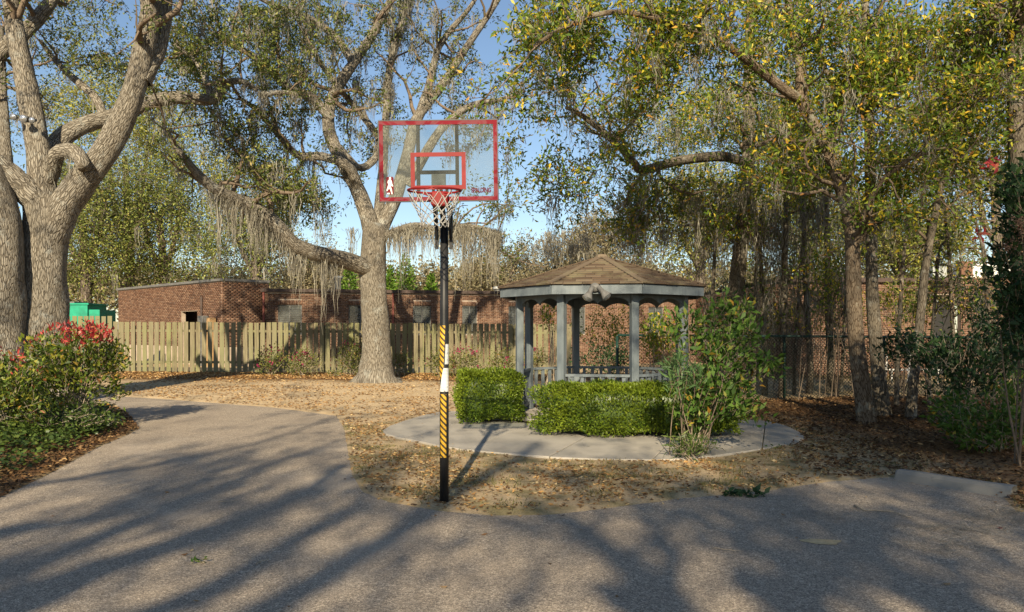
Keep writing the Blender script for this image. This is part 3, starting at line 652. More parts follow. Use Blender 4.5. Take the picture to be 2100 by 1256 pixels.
# ------------------------------------------------------------------ basketball hoop
HX, HYY = -.669, 7.46
hoop = empty('basketball_hoop', (HX, HYY, 0), 'black pole basketball hoop with clear red bordered backboard', 'basketball hoop')
pz = lambda py, Yd=HYY: H - (py - HY) / F * Yd
MB().lathe([(.0, -.2), (.0445, -.2), (.0445, 1.05), (.043, 1.06), (.043, 2.0), (.0405, 2.01), (.0405, pz(452)), (0, pz(452))], (HX, HYY, 0), n=24).build('pole', M['black_metal'], hoop, True, True)
def wrap(name, m, za, zb, a0, a1, b0=None, b1=None, r=.0452):
    """curved sticker on the pole between two heights; angles measured from the camera side, may taper downwards"""
    b0 = a0 if b0 is None else b0; b1 = a1 if b1 is None else b1; V = []; Qs = []; uv = []
    nz_, na = 10, 12
    for i in range(nz_ + 1):
        f = i / nz_; z = za + (zb - za) * f; l, h_ = a0 + (b0 - a0) * f, a1 + (b1 - a1) * f
        for j in range(na + 1):
            a = R(l + (h_ - l) * j / na); V.append((HX + r * math.sin(a), HYY - r * math.cos(a), z))
    for i in range(nz_):
        for j in range(na):
            q = [i * (na + 1) + j, i * (na + 1) + j + 1, (i + 1) * (na + 1) + j + 1, (i + 1) * (na + 1) + j]; Qs.append(q[::-1])
    V = np.array(V); an = np.arctan2(V[:, 0] - HX, -(V[:, 1] - HYY)) * .045
    for q in Qs:
        for i in q: uv.append((an[i], V[i, 2]))
    addobj(name, qmesh(name, rel(V, hoop), Qs, uv, True), m, hoop)
wrap('hazard_strip', M['hazard'], pz(668), pz(778), -60, 18, -85, -12, .0455)
wrap('hazard_strip', M['hazard'], pz(808), pz(938), -50, 32)
wrap('label_sticker', M['sticker'], pz(706), pz(747), 22, 75, 12, 72, .0462)
wrap('label_sticker', M['sticker'], pz(755), pz(803), -5, 72, -62, 70, .0462)
BY = 6.95; bx = P(899, 330, BY)[0]; bz = (pz(246, BY) + pz(414, BY)) / 2; BW, BH = 246 / F * BY, 168 / F * BY; roll = R(.75)
def bp(x, z, y=0.): return (bx + x * math.cos(roll) - z * math.sin(roll), BY + y, bz + x * math.sin(roll) + z * math.cos(roll))
def bquad(mb, x0, x1, z0, z1, y0, y1):
    V = [bp(x, z, y) for y in (y0, y1) for (x, z) in ((x0, z0), (x1, z0), (x1, z1), (x0, z1))]
    return mb.add(V, [(0, 1, 2, 3), (7, 6, 5, 4), (0, 4, 5, 1), (1, 5, 6, 2), (2, 6, 7, 3), (3, 7, 4, 0)])
board = bquad(MB(), -BW / 2 + .006, BW / 2 - .006, -BH / 2 + .006, BH / 2 - .006, 0, .008).build('backboard', M['acrylic'], hoop, world=True)
def bframe(name, hx0, hx1, hz0, hz1, wd, m, y0, y1):
    mb = MB()
    bquad(mb, hx0, hx1, hz1 - wd, hz1, y0, y1); bquad(mb, hx0, hx1, hz0, hz0 + wd, y0, y1)
    bquad(mb, hx0, hx0 + wd, hz0 + wd + .0005, hz1 - wd - .0005, y0, y1); bquad(mb, hx1 - wd, hx1, hz0 + wd + .0005, hz1 - wd - .0005, y0, y1)
    return mb.build(name, m, board, world=True)
bframe('edge_trim', -BW / 2, BW / 2, -BH / 2, BH / 2, .008, M['black_metal'], -.004, .014)
bframe('red_border', -BW / 2 + .009, BW / 2 - .009, -BH / 2 + .009, BH / 2 - .009, .036, M['faded_red'], -.003, -.0005)
sx = lambda px: (px - 899) / F * BY; sz = lambda py: (330 - py) / F * BY
bframe('target_square', sx(842), sx(955), sz(389), sz(313), .038, M['rim_red'], -.003, -.0005)
for px in (857, 937): bquad(MB(), sx(px) - .016, sx(px) + .016, -BH / 2 + .01, BH / 2 - .01, .012, .042).build('strut', M['strut'], hoop, world=True)
bquad(MB(), sx(857), sx(937), sz(356), sz(349), .0122, .040).build('cross_strut', M['strut'], hoop, world=True)
bquad(MB(), sx(884), sx(913), sz(386), sz(356.5), .0125, .05).build('mount_plate', M['dark_grey'], hoop, world=True)
# emblem: red panel with a pale running figure
def flat(poly, y, name, m, parent=board):
    MB().add([bp(x, z, y) for x, z in poly], [tuple(range(len(poly)))]).build(name, m, parent, world=True)
ex, ez = sx(799), sz(380)
def rr(x0, x1, z0, z1, r=.006): return [(x0 + r, z0), (x1 - r, z0), (x1, z0 + r), (x1, z1 - r), (x1 - r, z1), (x0 + r, z1), (x0, z1 - r), (x0, z0 + r)]
flat(rr(ex - .034, ex + .034, ez - .082, ez + .082, .01), -.0010, 'emblem_panel', M['emblem_red'])
fig = [(-.006, .078), (.006, .08), (.012, .07), (.008, .058), (.018, .04), (.022, .015), (.03, 0), (.026, -.01), (.014, .002), (.010, -.012), (.018, -.035), (.024, -.078), (.014, -.08), (.004, -.042), (-.008, -.022), (-.024, -.05), (-.032, -.046), (-.022, -.012), (-.014, .012), (-.022, .03), (-.018, .045), (-.008, .054)]
flat([(ex + x, ez + z) for x, z in fig], -.0022, 'emblem_figure', M['white'])
flat(rr(ex - .026, ex - .002, ez - .078, ez - .066, .002), -.0022, 'emblem_letters', M['white'])
# lettering
fc = bpy.data.curves.new('lettering', 'FONT'); fc.body = 'SPALDING'; fc.size = .058; fc.align_x = 'CENTER'; fc.align_y = 'CENTER'; fc.offset = .0022; fc.space_character = .92; fc.shear = .08
to = bpy.data.objects.new('tmp', fc); C.objects.link(to); bpy.context.view_layer.update()
tm = bpy.data.meshes.new_from_object(to.evaluated_get(bpy.context.evaluated_depsgraph_get())); bpy.data.objects.remove(to)
tv = np.array([v.co[:] for v in tm.vertices]); wmax = np.ptp(tv[:, 0]); sc_x = (41 / F * BY) / wmax
lx, lz = sx(986), sz(392)
for v, c in zip(tm.vertices, tv): v.co = rel(np.array([bp(lx + c[0] * sc_x, lz + c[1] * 1.05, -.0018)]), hoop)[0]
tm.materials.clear(); addobj('lettering', tm, M['print_dark'], board)
# rim, net
RY = 6.62; rx = P(891, 392, RY)[0]; rz = pz(391, RY); rr_ = .231
droop = R(4.5)
def rp(a, r=rr_, dz=0.): c, s = r * math.cos(a), r * math.sin(a); return np.array((rx + c, RY + s * math.cos(droop), rz + s * math.sin(droop) + dz))
aa = np.linspace(0, 2 * np.pi, 49); rim = MB().tube([rp(a) for a in aa], .0095, 8, False).build('rim', M['rim_red'], hoop, True, True)
MB().add(*(lambda b: (b.V, b.F))(MB().box((rx + .02, BY - .06, rz - .03), (.15, .11, .13), 0, .012))).build('rim_bracket', M['rim_red'], hoop, world=True)
for sgn in (-1, 1): MB().tube([rp(R(90 + sgn * 38)), (rx + sgn * .075, BY - .05, rz - .05)], .008, 6).build('rim_brace', M['rim_red'], hoop, True, True)
for k in range(12): MB().tube([rp(2 * math.pi * (k + .5) / 12) + (0, 0, -.004), rp(2 * math.pi * (k + .5) / 12, rr_ - .006) + (0, 0, -.024)], .004, 5).build('net_hook', M['rim_red'], rim, world=True)
net = MB(); rows = [(.225, -.02), (.198, -.105), (.165, -.16), (.14, -.205), (.128, -.245), (.122, -.28), (.12, -.31)]
for k in range(12):
    for sgn in (-1, 1):
        pts = []
        for i, (r, dz) in enumerate(rows):
            a = 2 * math.pi * (k + .5 + sgn * i * .5) / 12; p = rp(a, r); p[2] = (rz + (p[2] - rz) * max(0, 1 - i / 4)) + dz + .006 * math.sin(k * 2.1 + i); p[1] += .02 * i / 6; pts.append(p + rng.normal(size=3) * .004)
        net.tube(spline(pts, 19), .0036, 4, False)
net.build('net', M['net'], hoop, True, True)
for sgn, px in ((-1, 857), (1, 937)):
    for (zb, zt, yb) in ((pz(498), pz(425, 7.0), -.02), (pz(505), pz(412, 7.0), .03)):
        MB().bar((HX + sgn * .07, HYY + yb, zb), (bx + sx(px) * .35 + .01, BY + .09, zt + .12), .025, .03).build('lift_arm', M['black_metal'], hoop, world=True)
    MB().bar((HX + sgn * .068, HYY - .03, pz(512)), (HX + sgn * .074, HYY - .05, pz(428)), .03, .05, (0, 1, 0)).build('side_bar', M['black_metal'], hoop, world=True)
MB().bar((HX - .085, HYY, pz(505)), (HX + .085, HYY, pz(505)), .02, .02).build('pivot_bolt', M['steel'], hoop, world=True)
MB().bar((HX, HYY - .02, pz(460)), (bx, BY + .03, sz(372) + bz), .05, .06).build('top_arm', M['black_metal'], hoop, world=True)

# ------------------------------------------------------------------ chain link fence, wheel stop
CY = 18.6
cl = empty('chain_link_fence', (8, CY, 0), 'green chain link fence with round posts behind the thin trees', 'fence')
def ctop(x): return 1.585 - .006 * (x - 6)
MB().tube([(2.6, CY, ctop(2.6)), (16, CY, ctop(16))], .028, 8).build('top_rail', M['green_pvc'], cl, True, True)
for px in (1405, 1610, 1815, 2020): xx = P(px, 700, CY)[0]; MB().tube([(xx, CY + .05, 0), (xx, CY + .05, ctop(xx) + .03)], .034, 10).build('post', M['green_pvc'], cl, True, True)
xx = 2.6; MB().tube([(xx, CY + .05, 0), (xx, CY + .05, 1.6)], .034, 10).build('post', M['green_pvc'], cl, True, True)
dm = .085; nn = int(13.4 / dm); pths = []
for i in range(-18, nn):
    for sgn in (1, -1):
        x0 = 2.6 + i * dm; xa, xb = (x0, x0 + 1.52) if sgn == 1 else (x0 + 1.52, x0)
        za, zb = .04, 1.56
        def at(t): return (xa + (xb - xa) * t, CY + sgn * .004, za + (zb - za) * t)
        ts = [t for t in (0, 1)]
        lo_t = 0 if 2.6 <= xa <= 16 else ((2.6 - xa) / (xb - xa) if xa < 2.6 else (16 - xa) / (xb - xa)); hi_t = 1 if 2.6 <= xb <= 16 else ((16 - xa) / (xb - xa) if xb > 16 else (2.6 - xa) / (xb - xa))
        if hi_t > lo_t: pths.append([at(lo_t), at((lo_t + hi_t) / 2), at(hi_t)])
pths = np.array(pths); V, Q, uv = tubes(pths, np.full(pths.shape[:2], .0055), 3)
tag(addobj('wire_mesh', qmesh('wire_mesh', rel(V, cl), Q), M['wire'], cl), kind='stuff')
ws = MB(); a = np.array(G(1832, 985) + (0,)); b = np.array(G(2064, 1022) + (0,)); t = nrm(b - a); sd = np.array((-t[1], t[0], 0)); L = np.linalg.norm(b - a)
V = []; prof = [(0, 0), (.02, .085), (.05, .12), (.13, .12), (.16, .085), (.18, 0)]; st = [0, .03, .3, .6, .9, 1.2, L - .03, L]
for i, s_ in enumerate(st):
    for (y_, z_) in prof:
        k_ = .9 if i in (0, len(st) - 1) else 1; V.append(a + t * s_ + sd * (.09 + (y_ - .09) * k_) + np.array((0, 0, z_ * k_)) + rng.normal(size=3) * .003)
n = len(prof); fs = [(i * n + j, i * n + j + 1, (i + 1) * n + j + 1, (i + 1) * n + j) for i in range(len(st) - 1) for j in range(n - 1)] + [tuple(range(n)), tuple(range(len(V) - 1, len(V) - n - 1, -1))]
o = ws.add(V, fs).build('wheel_stop', M['kerbstone']); tag(o, 'grey concrete wheel stop at the right edge of the asphalt', 'wheel stop')
print('built structures')

# ------------------------------------------------------------------ trees
def catch(px_pts, Y0):
    """(px,py[,depth]) list -> world points"""
    return [P(q[0], q[1], q[2] if len(q) > 2 else Y0) for q in px_pts]
def grow(start, d, length, Mp, wig, up):
    pts = [start]; st = (length / (Mp - 1))[:, None]
    for i in range(Mp - 1):
        d = nrm(d + wig * rng.normal(size=d.shape) + np.array((0, 0, up))); pts.append(pts[-1] + d * st)
    return np.stack(pts, 1)
def offshoots(paths, rad, n, t0, t1, lmin, lmax, Mp, wig=.25, up=.05, spread=1., rs=.45):
    """n child branches on every parent path"""
    N, Mm, _ = paths.shape
    i = np.repeat(np.arange(N), n); t = rng.uniform(t0, t1, len(i)) * (Mm - 1); k = np.minimum(t.astype(int), Mm - 2); f = (t - k)[:, None]
    s = paths[i, k] * (1 - f) + paths[i, k + 1] * f; tan = nrm(paths[i, k + 1] - paths[i, k]); r = rad[i, k] * (1 - f[:, 0]) + rad[i, k + 1] * f[:, 0]
    d = nrm(tan * .7 + spread * rdir(len(i)) + np.array((0, 0, up)))
    ch = grow(s, d, rng.uniform(lmin, lmax, len(i)), Mp, wig, up)
    r0 = np.minimum(r * rs, .05 * rng.uniform(.5, 1.3, len(i)) * lmax); rr2 = r0[:, None] * np.linspace(1, .28, Mp)[None]
    return ch, np.maximum(rr2, .004)
def strands(anchors, per, lmin, lmax, spread, wd):
    """hanging moss: tapering wavy ribbons below each anchor"""
    N = len(anchors); i = np.repeat(np.arange(N), per); n = len(i)
    cl_ = np.repeat(rng.uniform(lmin, lmax, N), per)
    off = rng.normal(size=(n, 3)) * spread; off[:, 2] *= .3
    rr0 = np.linalg.norm(off[:, :2], axis=1) / max(spread, 1e-6)
    L = cl_ * rng.uniform(.12, 1., n) ** 1.3 * np.clip(1.15 - .3 * rr0, .25, 1.1)
    top = anchors[i] + off; a = rng.uniform(0, 2 * np.pi, n); sd = np.stack([np.cos(a), np.sin(a), 0 * a], -1)
    K = 6; V = []
    ph = rng.uniform(0, 6.28, (n, 2)); center = anchors[i]
    for k in range(K):
        t = k / (K - 1); c = top + np.array((0, 0, -1.)) * (L * t)[:, None]; c[:, 0] += .03 * np.sin(ph[:, 0] + 9 * t * L) + rng.normal(size=n) * .018 - (off[:, 0]) * .45 * t; c[:, 1] += .03 * np.sin(ph[:, 1] + 8 * t * L) + rng.normal(size=n) * .018 - off[:, 1] * .45 * t
        wk = wd * (1.0 - .85 * t) * (.5 + 1. * rng.random(n)) * (.55 if k == 0 else 1)
        V += [c - sd * wk[:, None], c + sd * wk[:, None]]
    V = np.stack(V, 1).reshape(-1, 3); b = (np.arange(n) * 2 * K)[:, None, None] + (np.arange(K - 1) * 2)[None, :, None]
    Q = (b + np.array((0, 1, 3, 2))[None, None]).reshape(-1, 4); return V, Q
def in_volumes(vols, gate=None):
    """points in ellipsoids given as (px, py, rx_px, ry_px, depth, depth_radius, count)"""
    out = []
    for (cx, cy, rx_, ry_, Yd, dY, n) in vols:
        u = rdir(n) * (rng.random((n, 1)) ** (1 / 2.6)); y = Yd + u[:, 1] * dY
        px, py = cx + u[:, 0] * rx_, cy + u[:, 2] * ry_
        out.append(np.stack([(px - 1050) / F * y, y, H - (py - HY) / F * y], -1))
    p = np.concatenate(out)
    if gate:
        g = np.sin(p[:, 0] * gate[0] + 1.3 * np.sin(p[:, 2] * gate[0] * .8)) + np.sin(p[:, 2] * gate[0] * 1.1 + p[:, 1] * .7 + np.sin(p[:, 0] * gate[0] * .7)); p = p[g > gate[1]]
    return p
def tree(name, label, base, limbs, bark, leaf, cat='tree', group=None, sub=(10, 6), sublen=((1., 2.4), (.4, 1.0)), leaf_n=18, leaf_s=.09, asp=.42, jit=.13, vols=None, gate=None, twig_l=.5,
         moss=0, moss_l=(.4, 1.3), moss_per=26, moss_wd=.014, moss_sp=.1, moss_extra=None, moss_vols=None, over=None, t0=.3, trunk_sides=20, leaf_up=.5, twigm='twig', knob=.06, zmin=1.4, trunk_off=True):
    root = empty(name, tuple(map(float, base)), label, cat, group)
    P1, R1 = [], []
    for i, lm in enumerate(limbs):
        pts, r = lm[:2]; bare = len(lm) > 2
        Mp = 30; p = spline(pts, Mp); rad = np.interp(np.linspace(0, 1, Mp), np.linspace(0, 1, len(r)), r)
        nz = rng.normal(size=(Mp + 8, 3)); nz = np.stack([np.convolve(nz[:, q_], np.ones(7) / 7, 'same') for q_ in range(3)], 1)[4:-4]; p[2:-1] += nz[2:-1] * rad[2:-1, None] * (.16 if i else .06)
        ns = trunk_sides if i == 0 else 14
        tl = nrm(p[-2] - p[-3]); rad[-1] = rad[-2] * .06; p[-1] = p[-2] + tl * rad[-2] * .25
        V, Qd, uv = tubes(p[None], rad[None], ns)
        V = V.reshape(Mp, ns, 3); th = np.arange(ns) * 2 * np.pi / ns; hh = np.linspace(0, 1, Mp) * 9
        lump = 1 + knob * (np.sin(3 * th[None] + hh[:, None] * 1.1 + i) * .6 + np.sin(5 * th[None] - hh[:, None] * 2.3) * .4 + np.sin(2 * th[None] + hh[:, None] * 3.1 + i) * .5)
        if i == 0: lump = lump + (np.clip(1 - np.arange(Mp) / 5, 0, 1) ** 1.5)[:, None] * .22 * np.sin(5 * th + 1)[None]
        V = p[:, None] + (V - p[:, None]) * lump[..., None]; V = V.reshape(-1, 3)
        addobj('trunk' if i == 0 else 'limb', qmesh('bark', rel(V, root), Qd, uv, True), bark, root)
        if (i or trunk_off) and not bare: P1.append(p); R1.append(rad)
    tw = []
    allV, allQ, nb = [], [], 0
    def put(paths, rad, ns):
        nonlocal nb
        V, Qd, _ = tubes(paths, rad, ns); allV.append(V); allQ.append(Qd + nb); nb += len(V)
    anchors = []
    if P1:
        P1 = np.array(P1); R1 = np.array(R1)
        c2, r2 = offshoots(P1, R1, sub[0], t0, 1., *sublen[0], 7, .32, .06); put(c2, r2, 5)
        c3, r3 = offshoots(c2, r2, sub[1], .25, 1., *sublen[1], 4, .3, .03); put(c3, r3, 3); tw.append(c3)
        anchors += [c2[:, 2], c2[:, 4], c2[:, 5], c3[:, 1]]
    if vols or over is not None:
        p = in_volumes(vols, gate) if vols else np.zeros((0, 3))
        if over is not None: p = np.concatenate([p, over])
        p = p; d = nrm(rdir(len(p)) + np.array((0, 0, .2))); ch = grow(p, d, rng.uniform(.6, 1.4, len(p)) * twig_l, 4, .3, .0)
        put(ch, np.maximum(.006, .012 * twig_l) * np.linspace(1, .4, 4)[None] * np.ones((len(p), 1)), 3); tw.append(ch); anchors.append(ch[:, 1])
    if allV: tag(addobj('branches', qmesh('branches', rel(np.concatenate(allV), root), np.concatenate(allQ), smooth=True), M[twigm], root), kind='stuff')
    if tw and leaf is not None and leaf_n:
        cs = []; ax = []
        for c in tw:
            n = len(c); i = np.repeat(np.arange(n), leaf_n); t = rng.uniform(.3, 3, len(i)); k = np.minimum(t.astype(int), 2); f = (t - k)[:, None]
            cs.append(c[i, k] * (1 - f) + c[i, k + 1] * f + rng.normal(size=(len(i), 3)) * jit); ax.append(nrm(c[i, 3] - c[i, 0]) + 1.0 * rdir(len(i)))
        cs = np.concatenate(cs); ax = np.concatenate(ax); kz = cs[:, 2] > zmin
        V, Qd = leaf_quads(cs[kz], leaf_s, asp, ax[kz], leaf_up); tag(addobj('crown', qmesh('crown', rel(V, root), Qd), leaf, root), kind='stuff')
    if moss:
        an = np.concatenate(anchors) if anchors else np.zeros((0, 3))
        if len(an): an = an[rng.choice(len(an), min(moss, len(an)), replace=False)]
        ex = [an]
        if moss_extra is not None: ex.append(np.array(moss_extra))
        if moss_vols: ex.append(in_volumes(moss_vols))
        an = np.concatenate(ex); an = an[an[:, 2] > zmin + .4]
        V, Qd = strands(an, moss_per, *moss_l, moss_sp, moss_wd)
        V[:, 2] = np.maximum(V[:, 2], .12)
        tag(addobj('spanish_moss', qmesh('spanish_moss', rel(V, root), Qd), M['moss'], root), kind='stuff')
    return root
def along(pts, a, b, n):
    p = spline(pts, 60); i = (rng.uniform(a, b, n) * 59).astype(int); return p[i] + rng.normal(size=(n, 3)) * .05

# centre oak
CO = 24.5
c1 = catch([(752, 548, 24.3), (705, 534, 23.6), (650, 520, 22.8), (600, 500, 22.2), (568, 462, 21.8), (520, 425, 21.4), (470, 403, 21.), (430, 380, 20.6), (395, 345, 20.3), (360, 300, 20.), (330, 250, 19.8)], CO)
c5 = catch([(790, 482), (850, 463, 24), (900, 469, 23.7), (950, 463, 23.4), (1000, 471, 23.1), (1028, 484, 23)], CO)
c7 = catch([(680, 245, 25.), (640, 203, 24.6), (600, 185, 24.), (560, 150, 23.5), (510, 110, 23), (465, 85, 22.6), (420, 60, 22.3)], CO)
c2 = catch([(768, 500, 24.5), (742, 410, 24.6), (705, 335, 24.8), (676, 268, 25), (682, 200, 25.2), (725, 130, 25.4), (775, 55, 25.6), (815, -30, 25.8), (850, -140, 26)], CO)
c3 = catch([(772, 490), (812, 400, 24.8), (838, 310, 25.2), (858, 240, 25.5), (905, 178, 25.8), (955, 100, 26), (1015, 10, 26.4), (1060, -80, 26.8)], CO)
c4 = catch([(835, 380, 25), (890, 285, 25), (930, 240, 25), (975, 214, 24.8), (1030, 203, 24.6), (1086, 183, 24.4)], CO)
c6 = catch([(738, 395, 24.7), (715, 345, 24.2), (665, 322, 23.8), (612, 318, 23.4), (570, 275, 23), (525, 225, 22.6), (480, 195, 22.2)], CO)
c8 = catch([(775, 470, 24.8), (786, 330, 25.6), (792, 230, 26), (802, 120, 26.4), (835, 10, 26.8), (850, -60, 27)], CO)
c9 = catch([(858, 240, 25.5), (878, 180, 25.9), (905, 90, 26.2), (960, 20, 26.5), (1000, -40, 26.8)], CO)
c10 = catch([(690, 300, 24.9), (740, 345, 25.2), (780, 300, 25.6), (745, 240, 26), (690, 175, 26.4), (640, 100, 26.8), (600, 20, 27)], CO)
c11 = catch([(725, 130, 25.4), (690, 80, 25.2), (640, 40, 25), (560, 10, 24.6), (500, -20, 24)], CO)
bz0 = float(gz(P(772, 790, CO)[0], CO))
tr_c = [np.array((P(772, 800, CO)[0], CO, bz0 - .1))] + catch([(772, 765), (771, 730), (769, 650), (766, 570), (768, 500), (772, 452)], CO)
co_limbs = [(tr_c, [.95, .62, .51, .45, .42, .41, .4, .38]), (c2, [.28, .24, .21, .19, .16, .12, .07]), (c3, [.26, .21, .18, .14, .11, .07]), (c1, [.28, .25, .22, .19, .15, .1, .06]), (c4, [.17, .14, .09, .04]), (c5, [.12, .085, .07, .04]),
            (c6, [.2, .15, .12, .08, .05]), (c7, [.18, .14, .1, .06]), (c8, [.18, .13, .1, .06]), (c9, [.16, .12, .09, .05]), (c10, [.14, .12, .1, .06]), (c11, [.15, .1, .05])]
tree('live_oak', 'tall live oak behind the hoop with crooked mossy limbs and straight trunk', (tr_c[0][0], CO, 0), co_limbs, M['bark_oak'], M['leaf_oak'], sub=(9, 5), sublen=((1.2, 3.0), (.5, 1.3)), leaf_n=26, leaf_s=.115, jit=.10, trunk_off=False, t0=.42,
     vols=[(450, 110, 170, 130, 23, 3, 700), (600, 60, 150, 90, 25, 3, 520), (560, 330, 120, 110, 23, 2.5, 420), (640, 420, 70, 60, 23, 2, 200), (800, 60, 160, 90, 27, 2.5, 330), (900, 200, 130, 130, 27, 2, 300), (720, 250, 60, 130, 26.5, 1.5, 140), (1000, 330, 50, 90, 26, 1.5, 90), (500, 240, 100, 80, 22, 2, 200), (650, 190, 90, 60, 26, 2, 170)], gate=(2.4, .4), twig_l=.55,
     moss=300, moss_l=(.3, 1.7), moss_per=26, moss_wd=.012, moss_sp=.11,
     moss_extra=np.concatenate([along(c1, .25, .75, 40), along(c5, .05, .98, 46), along(c8, .15, .95, 80), along(c4, .2, .9, 10), along(c6, .2, .9, 14), along(c10, .2, .9, 14)]))
# long moss curtains on the low limbs
hang = np.concatenate([along(c1, .12, .66, 40), along(c5, .0, .98, 48), P(820, 470, 24.2) + rng.normal(size=(10, 3)) * (.7, .3, .3)])
V, Qd = strands(hang, 34, .3, 2.5, .12, .012); hm = tag(addobj('spanish_moss', qmesh('spanish_moss', V, Qd), M['moss']), 'long grey spanish moss curtains hanging under the centre oak low limbs', 'moss', kind='stuff')

# left oak, two big trunks
LO = 18.0
l2 = catch([(100, 500, 18), (128, 430, 17.9), (165, 375, 17.8), (205, 325, 17.7), (245, 258, 17.6), (280, 180, 17.5), (297, 100, 17.4), (305, 30, 17.3), (300, -60, 17.2), (290, -160, 17)], LO)
l2b = catch([(290, 165, 17.5), (318, 110, 17.7), (335, 50, 17.9), (340, -10, 18), (350, -90, 18.2)], LO)
l1 = catch([(88, 440), (80, 330), (66, 230), (46, 130), (28, 50), (18, -40), (10, -150)], LO)
l3 = catch([(88, 345, 18.3), (125, 288, 18.8), (180, 257, 19.3), (245, 238, 19.8), (310, 207, 20), (370, 199, 20.2), (435, 204, 20.3), (462, 172, 20.4), (500, 168, 20.5), (540, 195, 20.6)], LO)
l4 = catch([(98, 372, 18), (115, 322, 17.7), (143, 308, 17.5), (165, 325, 17.3), (175, 345, 17.2)], LO)
l5 = catch([(-60, 200, 18.6), (-20, 130, 18.8), (20, 90, 19), (62, 55, 19.2), (110, -5, 19.4), (150, -60, 19.6)], LO)
l6 = catch([(88, 430, 17.9), (45, 385, 17.7), (5, 345, 17.5), (-50, 310, 17.3), (-120, 250, 17)], LO)
l7 = catch([(215, 245, 19.5), (195, 200, 19.8), (150, 160, 20), (110, 120, 20.3), (80, 80, 20.6)], LO)
l8 = catch([(435, 204, 20.3), (420, 160, 20.5), (400, 125, 20.7), (350, 85, 21)], LO)
l10 = [np.array(l2[-1]), np.array((-7.6, 15.5, 12)), np.array((-5.5, 13.5, 12.6)), np.array((-3, 12, 12.8)), np.array((-.4, 11, 13.2))]  # limb above the view, added to carry the shading foliage
l11 = [np.array(l2b[-1]), np.array((-7.5, 19, 12)), np.array((-5.5, 20.5, 13.2)), np.array((-3, 21.5, 14))]
def overhead_shade(boxes):  # unseen foliage above the view, added to shade the fence and brick building
    out = []
    for (x0, x1, y0, y1, z0, z1, n) in boxes:
        q = rng.uniform(size=(n, 3)) * (x1 - x0, y1 - y0, z1 - z0) + (x0, y0, z0); out.append(q)
    q = np.concatenate(out); g = np.sin(q[:, 0] * 1.7 + q[:, 2]) + np.sin(q[:, 1] * 1.3 + q[:, 0] * .8); q = q[g > .1]; return q[q[:, 2] > 1.7 + .47 * q[:, 1]]
l9 = catch([(540, 195, 20.6), (580, 190, 20.8), (620, 195, 21)], LO)
bzl = float(gz(P(88, 820, LO)[0], LO))
tr_l = [np.array((P(86, 820, LO)[0], LO, bzl - .15))] + catch([(87, 780), (88, 720), (88, 640), (90, 560), (93, 490), (93, 430), (90, 390)], LO)
tree('live_oak', 'massive grey oak trunk forking above red tipped shrub at left', (tr_l[0][0], LO, 0), [(tr_l, [.95, .75, .6, .53, .5, .5, .47, .40]), (l2, [.40, .35, .31, .28, .245, .225, .2, .16]), (l2b, [.22, .19, .17, .12]), (l1, [.33, .27, .24, .21, .18, .15]), (l3, [.24, .22, .2, .18, .15, .09, .05]), (l4, [.19, .18, .17, .15], 1), (l5, [.22, .2, .17, .12]), (l6, [.36, .3, .26, .2], 1), (l7, [.12, .09, .05]), (l8, [.1, .07, .04]), (l9, [.08, .05]), (l10, [.16, .13, .1, .06]), (l11, [.12, .1, .06])],
     M['bark_oak'], M['leaf_oak'], sub=(6, 5), sublen=((.9, 2.4), (.4, 1.1)), leaf_n=24, leaf_s=.095, jit=.085, t0=.62, trunk_off=False,
     vols=[(160, 80, 130, 100, 21, 2.5, 420), (360, 170, 80, 80, 21.5, 1.5, 170), (240, 160, 90, 60, 22, 1.5, 160), (430, 90, 90, 80, 20, 2, 260), (40, 200, 60, 120, 22, 1.5, 160)], gate=(2.8, .3), twig_l=.5, over=overhead_shade([(-13, 2, 10, 17, 9.5, 13.5, 700), (-12, -3, 17, 22, 11, 14.5, 330)]), moss=60, moss_l=(.25, .9), moss_per=24, moss_wd=.012, moss_sp=.08,
     moss_extra=np.concatenate([along(l3, .3, 1, 22), along(l4, .1, .8, 8), along(l9, 0, 1, 8)]), trunk_sides=28)
tr_n = [np.array((P(-16, 830, 17.2)[0], 17.2, bzl - .15))] + catch([(-14, 780, 17.2), (-12, 700, 17.2), (-10, 600, 17.2), (-8, 480, 17.2), (-30, 380, 17.2), (-70, 290, 17.2)], 17.2)
n2_ = catch([(-8, 480, 17.2), (10, 360, 17.8), (8, 260, 18.4), (3, 160, 19), (0, 40, 19.5)], 17.2)
tree('live_oak', 'broad rough oak trunk cut off by the left edge', (tr_n[0][0], 17.2, 0), [(tr_n, [.9, .75, .65, .6, .55, .5, .4]), (n2_, [.3, .14, .11, .08])], M['bark_oak'], M['leaf_oak'], sub=(5, 5), leaf_n=20, leaf_s=.09, t0=.6, moss=12, trunk_sides=28, trunk_off=False)
# lamps strapped to the left oak
p = P(47, 243, 17.62)
fl2 = empty('flood_light', tuple(p), 'cluster of clear flood lamps strapped on the left oak trunk', 'flood light')
MB().box(p + (.02, .06, .03), (.14, .08, .08), 0, .01).build('mount_plate', M['grey_metal'], fl2, world=True)
for (px, py, s_) in ((28, 240, .075), (48, 244, .09), (66, 247, .07)):
    q = P(px, py, 17.45); sh = MB().lathe([(0, -.16), (.03, -.16), (.035, -.07), (s_, .0), (s_, .02)], q, (rng.uniform(-.3, .3), -1, -.25), 14).build('lamp_head', M['grey_metal'], fl2, True, True)
    MB().lathe([(s_ * .98, .02), (s_ * .6, .045), (0, .055)], q, (0, -1, -.25), 14).build('lens', M['lamp_glass'], sh, True, True)

